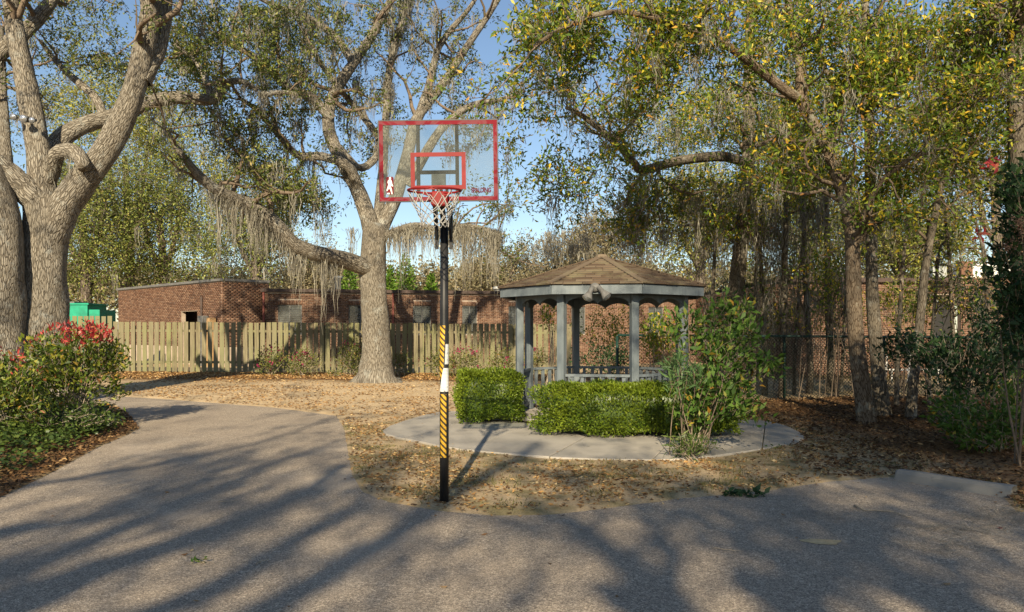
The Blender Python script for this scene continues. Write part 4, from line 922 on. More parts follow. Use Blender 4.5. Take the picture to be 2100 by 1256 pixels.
# right hand trees: thin leaning trunks, laurel leaves turning yellow
def base_at(px, py, Yd): q = P(px, py, Yd); return np.array((q[0], Yd, float(gz(q[0], Yd)) - .08))
Y1 = 13.9
r1 = [base_at(1778, 880, Y1)] + catch([(1770, 810), (1757, 710), (1750, 600), (1748, 500), (1740, 440), (1728, 400), (1702, 320), (1680, 278), (1658, 232), (1640, 202)], Y1)
r1b = catch([(1640, 204), (1600, 178, 13.6), (1540, 130, 13.2), (1480, 88, 12.8), (1390, 50, 12.4), (1260, 25, 12), (1150, 60, 11.7), (1080, 110, 11.5)], Y1)
r1c = catch([(1640, 206), (1638, 130), (1622, 30), (1600, -60)], Y1)
r1d = catch([(1748, 520), (1790, 400, 13.5), (1860, 330, 13), (1950, 300, 12.6)], Y1)
LAU = dict(leaf_n=19, leaf_s=.105, asp=.36, jit=.075, twig_l=.55, leaf_up=.3)
tree('laurel_oak', 'leaning trunk with torn pale bark and yellow green leaves by the fence', tuple(r1[0]), [(r1, [.16, .145, .135, .125, .115, .105, .1, .085]), (r1b, [.1, .08, .06, .04, .03]), (r1c, [.085, .07, .05]), (r1d, [.06, .045, .02])], M['bark_thin'], M['leaf_laurel'], group=None, sub=(12, 6), sublen=((.7, 1.8), (.35, .9)), t0=.35,
     vols=[(1200, 90, 170, 110, 12.4, 1.3, 420), (1130, 210, 100, 80, 13, 1., 90), (1330, 120, 130, 130, 13, 1.5, 330), (1480, 60, 160, 90, 13, 1.5, 330), (1250, 340, 90, 110, 15, 1.3, 110), (1120, 330, 60, 90, 14.5, 1., 50)], gate=(3.2, -.1), moss=110, moss_l=(.2, .75), moss_per=20, moss_wd=.008, moss_sp=.07, **LAU)
r2 = [base_at(1812, 868, 14.6)] + catch([(1805, 800), (1796, 700), (1789, 600), (1786, 450), (1783, 300), (1782, 200), (1778, 80), (1772, -60)], 14.6)
r2b = catch([(1783, 210), (1840, 222, 14.2), (1890, 245, 14), (1960, 260, 13.6)], 14.6); r2c = catch([(1782, 240), (1730, 200, 15), (1690, 140, 15.4), (1670, 60, 15.8)], 14.6)
tree('laurel_oak', 'upright dark trunk twin beside the leaning pale barked trunk', tuple(r2[0]), [(r2, [.15, .13, .12, .11, .1, .09, .08, .06]), (r2b, [.06, .045, .02]), (r2c, [.06, .05, .03])], M['bark_mossy'], M['leaf_laurel'], sub=(14, 6), sublen=((.7, 1.9), (.35, .9)), t0=.4,
     vols=[(1720, 120, 180, 130, 14.5, 1.8, 560), (1880, 150, 150, 140, 14.5, 1.8, 430), (1650, 330, 110, 110, 15, 1.5, 240), (1850, 380, 120, 90, 14, 1.5, 200)], gate=(3.0, -.25), moss=120, moss_l=(.2, .8), moss_per=20, moss_wd=.008, moss_sp=.07, **LAU)
r3 = [base_at(1866, 868, 14.2)] + catch([(1872, 800), (1882, 710), (1897, 560), (1916, 450), (1934, 370), (1990, 200), (2030, 80), (2050, -30)], 14.2)
tree('laurel_oak', 'slim sapling leaning right between twin trunks and right edge', tuple(r3[0]), [(r3, [.1, .085, .075, .065, .055, .045, .03])], M['bark_mossy'], M['leaf_laurel'], sub=(22, 5), sublen=((.5, 1.6), (.3, .8)), t0=.35, moss=24, moss_l=(.15, .5), moss_wd=.007, moss_per=16, **LAU)
r4 = [base_at(2100, 850, 13.4)] + catch([(2098, 700), (2094, 500), (2088, 330), (2083, 180), (2086, 40), (2090, -80)], 13.4)
tree('laurel_oak', 'dark upright trunk running up along the right edge', tuple(r4[0]), [(r4, [.2, .17, .16, .15, .14, .12, .1])], M['bark_mossy'], M['leaf_laurel'], sub=(22, 6), sublen=((.6, 1.8), (.35, .9)), t0=.5, vols=[(2020, 110, 130, 130, 14, 1.6, 360), (2000, 320, 110, 90, 14.5, 1.4, 170)], gate=(3.0, -.7), moss=70, moss_l=(.2, .7), moss_wd=.008, moss_per=18, **LAU)
r5 = [base_at(1500, 826, 19.6)] + catch([(1503, 740), (1510, 600), (1522, 480), (1532, 360), (1536, 220), (1538, 80), (1542, -60)], 19.6)
r5b = catch([(1534, 335, 19.4), (1480, 322, 18.6), (1400, 328, 17.6), (1320, 349, 16.8), (1300, 335, 16.6), (1268, 300, 16.3), (1238, 272, 16), (1190, 235, 15.7), (1150, 215, 15.5)], 19.6)
r5c = catch([(1530, 400, 19.4), (1580, 360, 19), (1640, 340, 18.6), (1700, 345, 18)], 19.6)
tree('water_oak', 'mossy tree right of the gazebo with a pale limb reaching left', tuple(r5[0]), [(r5, [.26, .22, .2, .18, .16, .13, .1]), (r5b, [.13, .11, .085, .06, .04]), (r5c, [.09, .07, .03])], M['bark_mossy'], M['leaf_laurel'], sub=(16, 6), sublen=((.8, 2.2), (.4, 1.)), t0=.3,
     vols=[(1420, 420, 160, 90, 18, 2, 330), (1300, 440, 110, 60, 17.5, 1.5, 150), (1560, 250, 130, 130, 20, 2, 330), (1400, 230, 130, 100, 19, 2, 260), (1180, 400, 70, 60, 17, 1., 70)], gate=(2.6, -.2), moss=190, moss_l=(.35, 1.3), moss_per=26, moss_wd=.011, moss_sp=.1,
     moss_vols=[(1500, 450, 140, 60, 19.5, 1.2, 26), (1300, 470, 90, 35, 18.5, 1, 20), (1150, 490, 60, 25, 20, 1., 16), (1640, 480, 110, 70, 19.8, .8, 14)], **LAU)
# thin moss-hung stems along the chain link fence
k = 0
for (px, pt, lean, r0, lab) in ((1455, 380, 18, .06, 'slender mossy stem just right of the gazebo eave'), (1725, 430, 30, .045, 'thin dark stem leaning against the pale barked trunk'), (1905, 470, 34, .04, 'thin bare stem before the brick recess'), (2035, 420, -30, .05, 'thin bare stem near the right edge leaning left'), (1628, 380, 26, .05, 'thin crooked stem beside the left green post'), (1568, 330, -14, .07, 'thin moss hung stem nearest the sapling bush by the green fence'), (1604, 260, 10, .1, 'mossy stem just left of the left green fence post'), (1660, 280, -16, .085, 'pale sunlit stem in the middle of the mossy thicket'), (1702, 300, -8, .11, 'dark moss wrapped stem close left of the leaning trunk'), (1545, 420, 12, .05, 'slender bare stem between mossy tree and thicket'), (1838, 420, 26, .05, 'slim leaning stem right of the twin trunks'), (1958, 380, -20, .045, 'slim stem leaning left near the brick door recess')):
    Yd = 19.3 + .25 * (k % 3) - (3.6 if px > 1800 else 0); k += 1
    pp = [base_at(px, 820, Yd)] + catch([(px + 2, 750), (px + lean * .3, 640), (px + lean * .6, 520), (px + lean, (520 + pt) / 2), (px + lean * 1.5, pt)], Yd)
    tree('thicket_stem', lab, tuple(pp[0]), [(pp, [r0, r0 * .9, r0 * .8, r0 * .65, r0 * .4])], M['bark_mossy'], M['leaf_laurel'], group='thin stems along the chain link fence', sub=(12, 4), sublen=((.4, 1.3), (.25, .6)), leaf_n=7, leaf_s=.1, asp=.38, jit=.1, t0=.3, moss=12 if px < 1800 else 6, moss_l=(.8, 2.3) if px < 1800 else (.2, .6), moss_per=30, moss_wd=.007, moss_sp=.27, zmin=.3,
         moss_extra=along(pp, .3, .9, 8 if px < 1800 else 3), trunk_sides=10)

# trees beyond the buildings
def far_tree(label, leaf, vols, trunk, s=.17, n=30, gate=(1.3, -.6), moss=40, group='trees beyond the brick buildings', name='background_tree', twig=1.2, jit=.32, moss_vols=None, asp=.5):
    px, py, Yd, top = trunk; q = P(px, py, Yd); b = np.array((q[0], Yd, 0.))
    pts = [b, b + (.2, 0, 1.5), P(px + 6, (py + top) / 2, Yd), P(px - 6, top, Yd)]
    l2_ = [pts[2], P(px + 60 * 20 / Yd, (py + top) / 2 - 60, Yd), P(px + 110 * 20 / Yd, top - 10, Yd)]; l3_ = [pts[2], P(px - 50 * 20 / Yd, (py + top) / 2 - 50, Yd), P(px - 100 * 20 / Yd, top + 10, Yd)]
    return tree(name, label, tuple(b), [(pts, [.45, .35, .28, .15]), (l2_, [.2, .15, .08]), (l3_, [.2, .15, .08])], M['bark_far'], leaf, group=group, sub=(5, 4), sublen=((1.5, 3.5), (.8, 1.8)), leaf_n=n, leaf_s=s, asp=asp, jit=jit, vols=vols, gate=gate, twig_l=twig, moss=moss, moss_l=(.6, 2.2), moss_per=20, moss_wd=.022, moss_sp=.2, moss_vols=moss_vols, zmin=1.6, trunk_sides=10)
far_tree('dark green oak standing behind the green dumpster', M['leaf_bgdark'], [(190, 500, 100, 110, 44, 3, 520), (150, 380, 80, 110, 44, 3, 300)], (170, 700, 44, 420), s=.15, gate=(1.3, -.9))
far_tree('broad oak crown behind the brick end block', M['leaf_bgdark'], [(350, 480, 150, 110, 47, 3, 900), (290, 380, 120, 90, 47, 3, 420)], (330, 700, 47, 420), s=.15, gate=(1.3, -.8))
far_tree('sunlit yellow green tree high behind the left oak limbs', M['leaf_bgyellow'], [(200, 230, 150, 90, 50, 4, 520), (330, 290, 120, 80, 50, 3, 330), (430, 370, 90, 70, 50, 3, 240)], (260, 700, 50, 300), s=.17, gate=(1.3, -.5))
far_tree('oak with hanging moss left of the centre oak over the wing', M['leaf_bgdark'], [(500, 500, 90, 90, 43, 2.5, 360), (560, 420, 60, 80, 43, 2.5, 160)], (520, 700, 43, 430), s=.15, gate=(1.3, -.6), moss=70)
far_tree('pale bare winter tree above the long wing roof left of flue', M['leaf_bgpale'], [(620, 570, 70, 38, 60, 3, 240), (680, 555, 50, 45, 62, 3, 160)], (640, 700, 60, 540), s=.2, gate=(1., -.7), moss=10)
far_tree('pale olive tree in the sky gap left of the gazebo roof', M['leaf_bgpale'], [(1045, 560, 55, 42, 60, 3, 260), (985, 570, 50, 38, 60, 3, 190)], (1030, 700, 60, 540), s=.2, gate=(1., -.8), moss=10)
far_tree('brownish moss laden tree directly behind the gazebo roof', M['leaf_bgpale'], [(1170, 545, 90, 55, 44, 2, 330), (1270, 500, 100, 60, 44, 2.5, 360), (1240, 590, 120, 30, 43, 2, 200)], (1210, 700, 44, 480), s=.15, gate=(1.4, -.7), moss=70, moss_vols=[(1170, 500, 80, 30, 43, 1.5, 30)])
far_tree('tall background oak right of the gazebo roof', M['leaf_bgyellow'], [(1440, 450, 130, 110, 43, 3, 520), (1420, 280, 140, 120, 45, 3, 360)], (1430, 700, 43, 400), s=.16, gate=(1.3, -.6), moss=70)
far_tree('golden leafed background tree above the brick wing roof', M['leaf_bgyellow'], [(1880, 480, 120, 80, 42, 3, 560), (1760, 470, 110, 100, 44, 3, 420)], (1840, 700, 42, 430), s=.16, gate=(1.3, -.8), moss=40)
far_tree('shaded background tree behind the twin trunks', M['leaf_bgdark'], [(1640, 420, 120, 150, 41, 3, 620), (1600, 240, 140, 120, 43, 3, 380)], (1650, 700, 41, 380), s=.16, gate=(1.3, -.7), moss=90)
far_tree('high background tree filling the upper right corner', M['leaf_bgpale'], [(1950, 330, 150, 120, 43, 3, 520), (1850, 180, 180, 110, 44, 3, 460), (2050, 180, 120, 140, 44, 3, 400)], (2040, 700, 43, 300), s=.17, gate=(1.3, -.55), moss=60)
v = in_volumes([(x_, 590, 170, 52, 74, 4, 420) for x_ in range(80, 2200, 150)]); i = np.repeat(np.arange(len(v)), 14); V, Qd = leaf_quads(v[i] + rng.normal(size=(len(i), 3)) * .5, .34, .6)
tag(addobj('far_woods', qmesh('far_woods', V, Qd), M['leaf_bgpale']), 'pale olive woods closing the view behind all buildings', 'woods', kind='stuff')
for (px, top, Yd, wpx, lab) in ((716, 535, 46, 26, 'bright green conifer tip just left of the centre trunk'), (800, 545, 47, 16, 'narrow bright conifer tip right beside the centre trunk'), (832, 520, 46, 30, 'tallest bright green conifer behind the building roof'), (884, 560, 46, 22, 'bright green conifer partly behind the hoop pole')):
    q = P(px, 700, Yd); hgt = P(px, top, Yd)[2]; root = empty('conifer', (q[0], Yd, 0), lab, 'tree', 'conifers behind the long building')
    MB().tube([(q[0], Yd, 0), (q[0], Yd, hgt * .6), (q[0], Yd, hgt - .3)], [.16, .1, .02], 8).build('trunk', M['bark_far'], root, world=True)
    n = 4200; t = rng.random(n) ** .6; rad = wpx / F * Yd * 1.6 * (t ** .8) * np.sqrt(rng.random(n)) * (1 + .25 * np.sin(t * 30 + 3 * rng.random(n))); a = rng.uniform(0, 6.28, n)
    c = np.stack([q[0] + rad * np.cos(a), Yd + rad * np.sin(a), hgt - t * (hgt - .8)], -1); V, Qd = leaf_quads(c, .2, .4, np.stack([np.cos(a), np.sin(a), .5 + 0 * a], -1), .2)
    tag(addobj('crown', qmesh('crown', rel(V, root), Qd), M['leaf_conifer'], root), kind='stuff')

# oaks behind the viewer, whose shade falls across the asphalt
CT = 1 / math.tan(SUN_EL)
def caster(gpt, z): gx, gy = gpt; return np.array((gx - z * CT * math.sin(SUN_AZ), gy - z * CT * math.cos(SUN_AZ), z))
def shade_limb(pxs, z0, z1): return [caster(G(*q), z0 + (z1 - z0) * i / (len(pxs) - 1)) for i, q in enumerate(pxs)]
s1 = [np.array((-10., -19.5, -.1)), np.array((-9.9, -19.5, 2.5)), np.array((-9.4, -19.2, 5.)), np.array((-8.4, -18.8, 8.))]
def j(a, pts): return [a] + pts
lims = [(s1, [.6, .48, .42, .36])]
for pxs, za, zb, r in (([(-150, 1290), (0, 1238), (250, 1152), (480, 1072), (620, 1012), (725, 940)], 9, 10.4, .24), ([(200, 1290), (330, 1245), (520, 1165), (650, 1085), (745, 1020), (800, 960)], 8.6, 9.6, .12), ([(-150, 1130), (0, 1095), (200, 1060), (330, 1012), (520, 962), (700, 905)], 9.5, 11, .12), ([(-200, 1040), (100, 990), (330, 950), (560, 900), (700, 850)], 10, 12, .1)):
    lims.append(([np.array((-8.6, -18.9, 7.5))] + shade_limb(pxs, za, zb), [r, r * .85, r * .6, r * .3]))
def shade_vol(px, py, z, rx_, ry_, rz_, n):
    c = caster(G(px, py), z); u = rdir(n) * (rng.random((n, 1)) ** .4); return c + u * np.array((rx_, ry_, rz_))
def shade_tree(label, limbs, clumps, leaf_n=17, s=.15, sub=(10, 6)):
    b = limbs[0][0][0]
    root = tree('shade_oak', label, tuple(b), limbs, M['bark_far'], M['leaf_bgdark'], group='oaks behind the viewpoint', sub=sub, sublen=((.8, 2.6), (.4, 1.2)), leaf_n=4, leaf_s=s, jit=.16, t0=.3, moss=0, trunk_sides=10)
    if clumps:
        p = np.concatenate([shade_vol(*c) for c in clumps]); i = np.repeat(np.arange(len(p)), leaf_n); c = p[i] + rng.normal(size=(len(i), 3)) * .2
        c = c[c[:, 2] > 2.2]; V, Qd = leaf_quads(c, s, .5); tag(addobj('crown', qmesh('crown', rel(V, root), Qd), M['leaf_bgdark'], root), kind='stuff')
shade_tree('unseen oak behind the viewer throwing streaked limb shadows over left asphalt', lims, [(100, 1000, 10, 2.5, 2.5, 1.2, 34), (520, 940, 11, 2.2, 2.4, 1.2, 44), (560, 1060, 10, 1.4, 1.6, .8, 40), (420, 1000, 10.5, 1.5, 1.5, .8, 30), (300, 1180, 9.5, 2.2, 2., 1., 26), (250, 860, 12, 3, 3, 1.6, 34), (1050, 1190, 9.5, 1.3, 1., .5, 12)])
s2 = [np.array((6.8, -20., -.1)), np.array((6.7, -20., 2.5)), np.array((6.2, -19.6, 5.)), np.array((5.2, -19., 8.))]
lims = [(s2, [.55, .45, .4, .34])]
for pxs, za, zb, r in (([(1500, 1330), (1400, 1250), (1280, 1150), (1205, 1095), (1140, 1060), (1060, 1010)], 9, 10.2, .17), ([(1400, 1300), (1375, 1230), (1372, 1130), (1335, 1075), (1290, 1030)], 9.2, 10, .12), ([(2100, 1300), (1990, 1240), (1850, 1180), (1720, 1085), (1600, 1035), (1480, 985)], 9.4, 11, .18), ([(1700, 1280), (1640, 1190), (1540, 1110), (1420, 1060)], 9.4, 10.2, .13)):
    lims.append(([np.array((5.4, -19.1, 7.5))] + shade_limb(pxs, za, zb), [r, r * .85, r * .6, r * .3]))
shade_tree('unseen oak behind the viewer shading the right asphalt and thicket', lims, [(1600, 1090, 9.6, 1.1, 1.3, .8, 52), (2000, 1090, 9.6, 1.7, 1.8, 1., 80), (1800, 1180, 9.3, 1.1, 1., .6, 24), (1480, 1030, 10, 1.2, .9, .6, 26), (1900, 930, 11, 3, 3, 1.6, 420), (1690, 880, 11.5, 2.4, 3., 1.6, 300), (2050, 860, 12, 3, 3, 1.6, 260), (1750, 950, 11, 1.6, 1.6, 1., 90), (1250, 980, 10.2, 1.4, 1.2, .6, 18), (1370, 832, 16, 1.7, 2., 1.2, 60), (1480, 800, 17, 2.5, 2.5, 1.5, 90), (1900, 820, 13, 4, 5, 2.2, 260), (1620, 800, 13.5, 4, 5, 2.4, 110), (1850, 780, 14, 5, 4, 2., 30)])
s3 = [np.array((-10.5, -17., -.1)), np.array((-10.4, -17, 2.)), np.array((-9, -16.8, 5)), np.array((-6, -16.4, 7.))]
s3l = [(s3, [.6, .5, .42, .32])] + [([np.array((-7.5, -16.6, 6.)), np.array((-4 + dx * .4, -16.4, 8)), np.array((-.9 + dx, -16 + dy, 9.5 + dz))], [.25, .18, .08]) for (dx, dy, dz) in ((-6, 1, 0), (6, 1.5, .6), (-3.5, 2, 2), (3.5, -1, 2.4), (0, 2, 3))]
shade_tree('unseen tall oak straight behind the viewer dappling the gazebo and fence', s3l, [(850, 850, 9, 3.5, 3, 1.4, 30), (1250, 850, 9.4, 3, 3, 1.3, 46), (500, 800, 11, 4, 4, 1.6, 40), (1100, 790, 12, 4, 4, 1.5, 50), (300, 780, 12, 4, 4, 1.5, 40)], sub=(10, 5))
print('trees ok')

# ------------------------------------------------------------------ shrubs and hedges
def bush(name, label, base, vols, leaf, n_stem=9, leaf_n=14, leaf_s=.08, asp=.42, jit=.07, twig_l=.22, stem_r=.012, cat='shrub', group=None, extra=(), gate=None, up=.5, axis_up=.3, stemm='twig_pale', low=.08, base_sp=.09):
    """vols as in in_volumes; extra = [(part name, material, points, leaf size, per point, jitter, axis_up)]"""
    root = empty(name, tuple(map(float, base)), label, cat, group)
    p = in_volumes(vols, gate); g = gz(p[:, 0], p[:, 1]); p = p[p[:, 2] > g + low]
    tips = p[rng.choice(len(p), n_stem)]; b = np.array(base)
    st = []
    for t_ in tips:
        o_ = b + rng.normal(size=3) * (base_sp, base_sp, 0); o_[2] = b[2] - .03; m_ = (o_ * .55 + t_ * .45) + rng.normal(size=3) * .05; m_[2] = o_[2] + (t_[2] - o_[2]) * .5; st.append(spline([o_, m_, t_], 7))
    st = np.array(st); rad = stem_r * np.linspace(1.25, .4, 7)[None] * rng.uniform(.6, 1.2, (n_stem, 1))
    for i in range(n_stem):
        V, Qd, _ = tubes(st[i:i + 1], rad[i:i + 1], 6); addobj('stem', qmesh('stem', rel(V, root), Qd, smooth=True), M[stemm], root)
    d = nrm(nrm(p - (b + np.array((0, 0, .25)))) + .7 * rdir(len(p)) + np.array((0, 0, axis_up))); ch = grow(p - d * twig_l * .6, d, rng.uniform(.7, 1.2, len(p)) * twig_l, 3, .2, .05)
    V, Qd, _ = tubes(ch, np.full(ch.shape[:2], .0035), 3); tag(addobj('twigs', qmesh('twigs', rel(V, root), Qd), M[stemm], root), kind='stuff')
    i = np.repeat(np.arange(len(p)), leaf_n); f = rng.uniform(.2, 1, len(i))[:, None]; c = ch[i, 0] * (1 - f) + ch[i, 2] * f + rng.normal(size=(len(i), 3)) * jit
    ax = d[i] + .9 * rdir(len(i)); V, Qd = leaf_quads(c, leaf_s, asp, ax, up); tag(addobj('foliage', qmesh('foliage', rel(V, root), Qd), leaf, root), kind='stuff')
    for (nm, mt, pts, ls, per, jt, au, asp2) in extra:
        pts = np.asarray(pts); i = np.repeat(np.arange(len(pts)), per); c = pts[i] + rng.normal(size=(len(i), 3)) * jt
        V, Qd = leaf_quads(c, ls, asp2, rdir(len(i)) + np.array((0, 0, au)), .3); tag(addobj(nm, qmesh(nm, rel(V, root), Qd), mt, root), kind='stuff')
    return root
def tops(vols, n, lo=.35):
    """points on the upper shell of the volumes"""
    out = []
    for (cx, cy, rx_, ry_, Yd, dY, _) in vols:
        u = rdir(n * 3); u = u[u[:, 2] < -lo][:n]; y = Yd + u[:, 1] * dY; px, py = cx + u[:, 0] * rx_ * .95, cy + u[:, 2] * ry_ * 1.02
        out.append(np.stack([(px - 1050) / F * y, y, H - (py - HY) / F * y], -1))
    return np.concatenate(out)
v = [(150, 735, 98, 58, 13.4, .8, 170), (90, 755, 80, 60, 13.2, .7, 80), (222, 740, 40, 38, 13.6, .5, 44), (150, 800, 80, 45, 13.2, .6, 40), (225, 800, 25, 20, 13.4, .3, 12)]
pt = tops([(140, 735, 95, 64, 13.3, .7, 0), (190, 728, 50, 55, 13.4, .5, 0)], 46, .45)
bush('photinia_shrub', 'leafy photinia with bright red young tips before the massive oak', base_at(150, 870, 13.4) + (0, 0, .08), v, M['leaf_photinia'], 26, 12, .095, .42, .06, .25, extra=[('red_tips', M['leaf_red'], pt, .095, 10, .04, 1.5, .33)])
v = [(10, 790, 85, 62, 11.6, .7, 120), (-60, 770, 80, 80, 11.4, .7, 80), (40, 830, 70, 40, 11.6, .5, 40)]
bush('photinia_shrub', 'darker photinia at the left edge with few red leaves', base_at(5, 900, 11.6) + (0, 0, .08), v, M['leaf_photinia'], 16, 14, .085, .42, .06, .25, extra=[('red_tips', M['leaf_red'], tops(v[:1], 12, .3), .09, 7, .05, .8, .33)])
v = [(60, 855, 90, 30, 11.9, .8, 90), (170, 862, 70, 26, 12.2, .6, 70)]
bush('low_shrub', 'low scrubby growth below the photinia beside the drive', base_at(110, 895, 12) + (0, 0, .08), v, M['leaf_ivy'], 14, 12, .06, .45, .06, .2)
# azaleas along the fence
az = [((555, 745), 27, 34, 27.4, 70, 'azalea full of magenta flowers nearest the open fence stretch', 15), ((622, 745), 34, 28, 27.2, 80, 'spreading azalea with pink flowers left of the centre trunk', 9), ((720, 735), 26, 38, 27.6, 80, 'tall azalea half hidden behind the centre oak trunk', 6), ((690, 768), 13, 9, 26.9, 16, 'tiny green azalea seedling at the fence foot left of trunk', 0), ((822, 745), 14, 26, 27.4, 24, 'thin azalea sprouting right of the centre oak trunk', 1),
      ((905, 742), 28, 32, 27, 70, 'azalea bush directly behind the hoop pole', 4), ((955, 745), 32, 32, 26.8, 80, 'azalea with few red flowers right of the hoop pole', 9), ((1030, 745), 30, 30, 26.6, 60, 'azalea seen just left of the gazebo front post', 3), ((1095, 745), 26, 28, 26.4, 50, 'azalea glimpsed through the gazebo entrance', 3)]
for (c, rx_, ry_, Yd, n, lab, nf) in az:
    v = [(c[0], c[1], rx_, ry_, Yd, rx_ / F * Yd, n)]; b = base_at(c[0], 770, Yd) + (0, 0, .08)
    bush('azalea_bush', lab, b, v, M['leaf_azalea'], 7, 16, .075, .5, .1, .25, .01, group='azaleas along the wooden fence', extra=[('flowers', M['petal'], tops(v, nf, -.4)[:nf], .085, 6, .05, .2, .8)] if nf else ())
# clipped box hedges
def hedge(label, poly_c, hx, hy, top, base_z, n, rz):
    root = empty('box_hedge', (poly_c[0], poly_c[1], base_z), label, 'hedge')
    # rounded block: superellipsoid shell with lumps
    def shell(u, s):
        e = np.abs(u) ** 7; k = 1 / np.maximum((e.sum(1)) ** (1 / 7), 1e-6); q = u * k[:, None] * s
        lump = 1 + .11 * (np.sin(q[:, 0] * 5.1 * hx + 1) * np.sin(q[:, 1] * 4 + 2) + .6 * np.sin(q[:, 0] * 9 * hx) * np.cos(q[:, 2] * 5))
        return q * lump[:, None]
    ca, sa = math.cos(rz), math.sin(rz); hz = (top - base_z) / 2
    def place(q):
        x, y, z = q[:, 0] * hx, q[:, 1] * hy, q[:, 2] * hz + hz + .03; return np.stack([ca * x - sa * y, sa * x + ca * y, z], -1)
    g = rdir(n) ; 
    # more even spread over a long block: sample on a box then project
    b = rng.uniform(-1, 1, (n, 3)); f = rng.integers(0, 5, n); area = np.array([hx * hz, hx * hz, hx * hy, hy * hz, hy * hz]); f = rng.choice(5, n, p=area / area.sum())
    b[f == 0, 1] = -1; b[f == 1, 1] = 1; b[f == 2, 2] = 1; b[f == 3, 0] = -1; b[f == 4, 0] = 1
    q = shell(b, 1.) * (1 - .16 * rng.random((n, 1)) ** 2.); p = place(q); ax = nrm(q) + np.array((0, 0, .5))
    V, Qd = leaf_quads(p + rng.normal(size=p.shape) * .018, .044, .55, ax, .5); tag(addobj('foliage', qmesh('foliage', V, Qd), M['leaf_box'], root), kind='stuff')
    th, ph = np.meshgrid(np.linspace(0, 2 * np.pi, 29)[:-1], np.linspace(-1.4, 1.4, 12)); u = np.stack([np.cos(th) * np.cos(ph), np.sin(th) * np.cos(ph), np.sin(ph)], -1).reshape(-1, 3)
    V = place(shell(u, .86)); k = np.arange(28); Qd = np.array([(r * 28 + a, r * 28 + (a + 1) % 28, (r + 1) * 28 + (a + 1) % 28, (r + 1) * 28 + a) for r in range(11) for a in range(28)])
    addobj('light_block_core', qmesh('light_block_core', V, Qd, smooth=True), M['leaf_ivy'], root)  # solid lump added inside the leaves to block light through the hedge
    for s_ in np.linspace(-.8, .8, max(3, int(hx * 4))): MB().tube([(ca * s_ * hx, sa * s_ * hx, -.05), (ca * s_ * hx + .03, sa * s_ * hx, .3)], .015, 6).build('stem', M['twig'], root)
    sp = rng.choice(n, 60); tw = []
    return root
hedge('smaller clipped box hedge left of the gazebo front post', (-.42, 14.0), .56, .5, .92, .02, 15000, .1)
hedge('long clipped box hedge along the gazebo front railing', (2.05, 12.15), 1.6, .42, .80, .04, 36000, -.05)
# young cherry laurel, oleander and the weedy clump at its foot
v = [(1490, 700, 75, 70, 10.5, .5, 66), (1410, 680, 45, 50, 10.6, .4, 26), (1470, 800, 75, 55, 10.4, .45, 60), (1570, 745, 40, 22, 10.3, .25, 16), (1495, 640, 45, 35, 10.7, .3, 20), (1430, 850, 45, 30, 10.3, .3, 24), (1545, 845, 28, 16, 10.2, .2, 8)]
bush('cherry_laurel', 'glossy green young laurel growing in front of the gazebo right side', base_at(1425, 938, 10.3) + (0, 0, .08), v, M['leaf_shrub'], 9, 10, .11, .40, .05, .3, .011, cat='shrub', up=.6, stemm='twig')
v = [(1400, 770, 38, 38, 10.0, .25, 34)]
bush('oleander', 'narrow leaved oleander shoots left of the young laurel', base_at(1400, 925, 10.1) + (0, 0, .08), v, M['leaf_oleander'], 4, 12, .17, .13, .03, .22, .007, axis_up=.7, stemm='twig')
v = [(1420, 915, 45, 22, 9.9, .35, 70)]
bush('weed_clump', 'dry weedy clump around the laurel foot', base_at(1420, 945, 9.9) + (0, 0, .08), v, M['leaf_ivy'], 10, 8, .1, .16, .04, .2, .006, cat='weeds', axis_up=.8, low=.02)
# right edge shrubs
v = [(2095, 430, 50, 90, 9.2, .5, 80), (2085, 560, 55, 80, 9.3, .5, 90), (2100, 680, 55, 70, 9.3, .5, 70)]
bush('photinia_shrub', 'tall dark photinia with brown flower heads at right edge', base_at(2110, 960, 9.3) + (0, 0, .08), v, M['leaf_darkgreen'], 9, 10, .115, .42, .06, .3, .014, stemm='twig',
     extra=[('flower_heads', M['blossom'], P(2085, 500, 9.) + rng.normal(size=(9, 3)) * (.22, .2, .4), .022, 240, .05, .4, .9), ('red_leaves', M['leaf_red'], np.stack([P(2008, 482, 9), P(2040, 335, 9), P(2020, 338, 9.1), P(2090, 470, 9)]), .12, 8, .03, .1, .33)])
v = [(1990, 760, 110, 60, 12.6, .8, 170), (1890, 715, 90, 28, 13., .5, 90), (2050, 690, 70, 60, 12.8, .6, 90)]
bush('laurel_bush', 'dark green laurel spray across the chain link fence', base_at(1960, 880, 12.8) + (0, 0, .08), v, M['leaf_darkgreen'], 14, 10, .105, .40, .07, .35, .014)
v = [(2030, 880, 90, 48, 10.6, .7, 150), (1960, 850, 50, 40, 11, .5, 50), (2090, 830, 60, 70, 10.6, .5, 90)]
bush('laurel_bush', 'low leafy bush over the dead leaves above the wheel stop', base_at(2040, 930, 10.6) + (0, 0, .08), v, M['leaf_shrub'], 14, 9, .095, .42, .06, .3, .012)
for (cx, cy, rx_, ry_, Yd, n, lf, lab) in ((1240, 735, 60, 30, 20.5, 90, 'leaf_darkgreen', 'dark shrub seen through the gazebo middle bay'), (1350, 690, 34, 50, 17.5, 60, 'leaf_laurel', 'bronze leafed shrub behind the gazebo right posts'), (1130, 640, 20, 40, 22, 26, 'leaf_laurel', 'sparse reddish sapling behind the gazebo left bay'), (1560, 660, 60, 60, 20.6, 80, 'leaf_darkgreen', 'shadowy evergreen shrub behind the mossy thicket')):
    v = [(cx, cy, rx_, ry_, Yd, .6, n)]; bush('understory_shrub', lab, base_at(cx, 800, Yd) + (0, 0, .08), v, M[lf], 8, 12, .1, .42, .09, .3, .012)

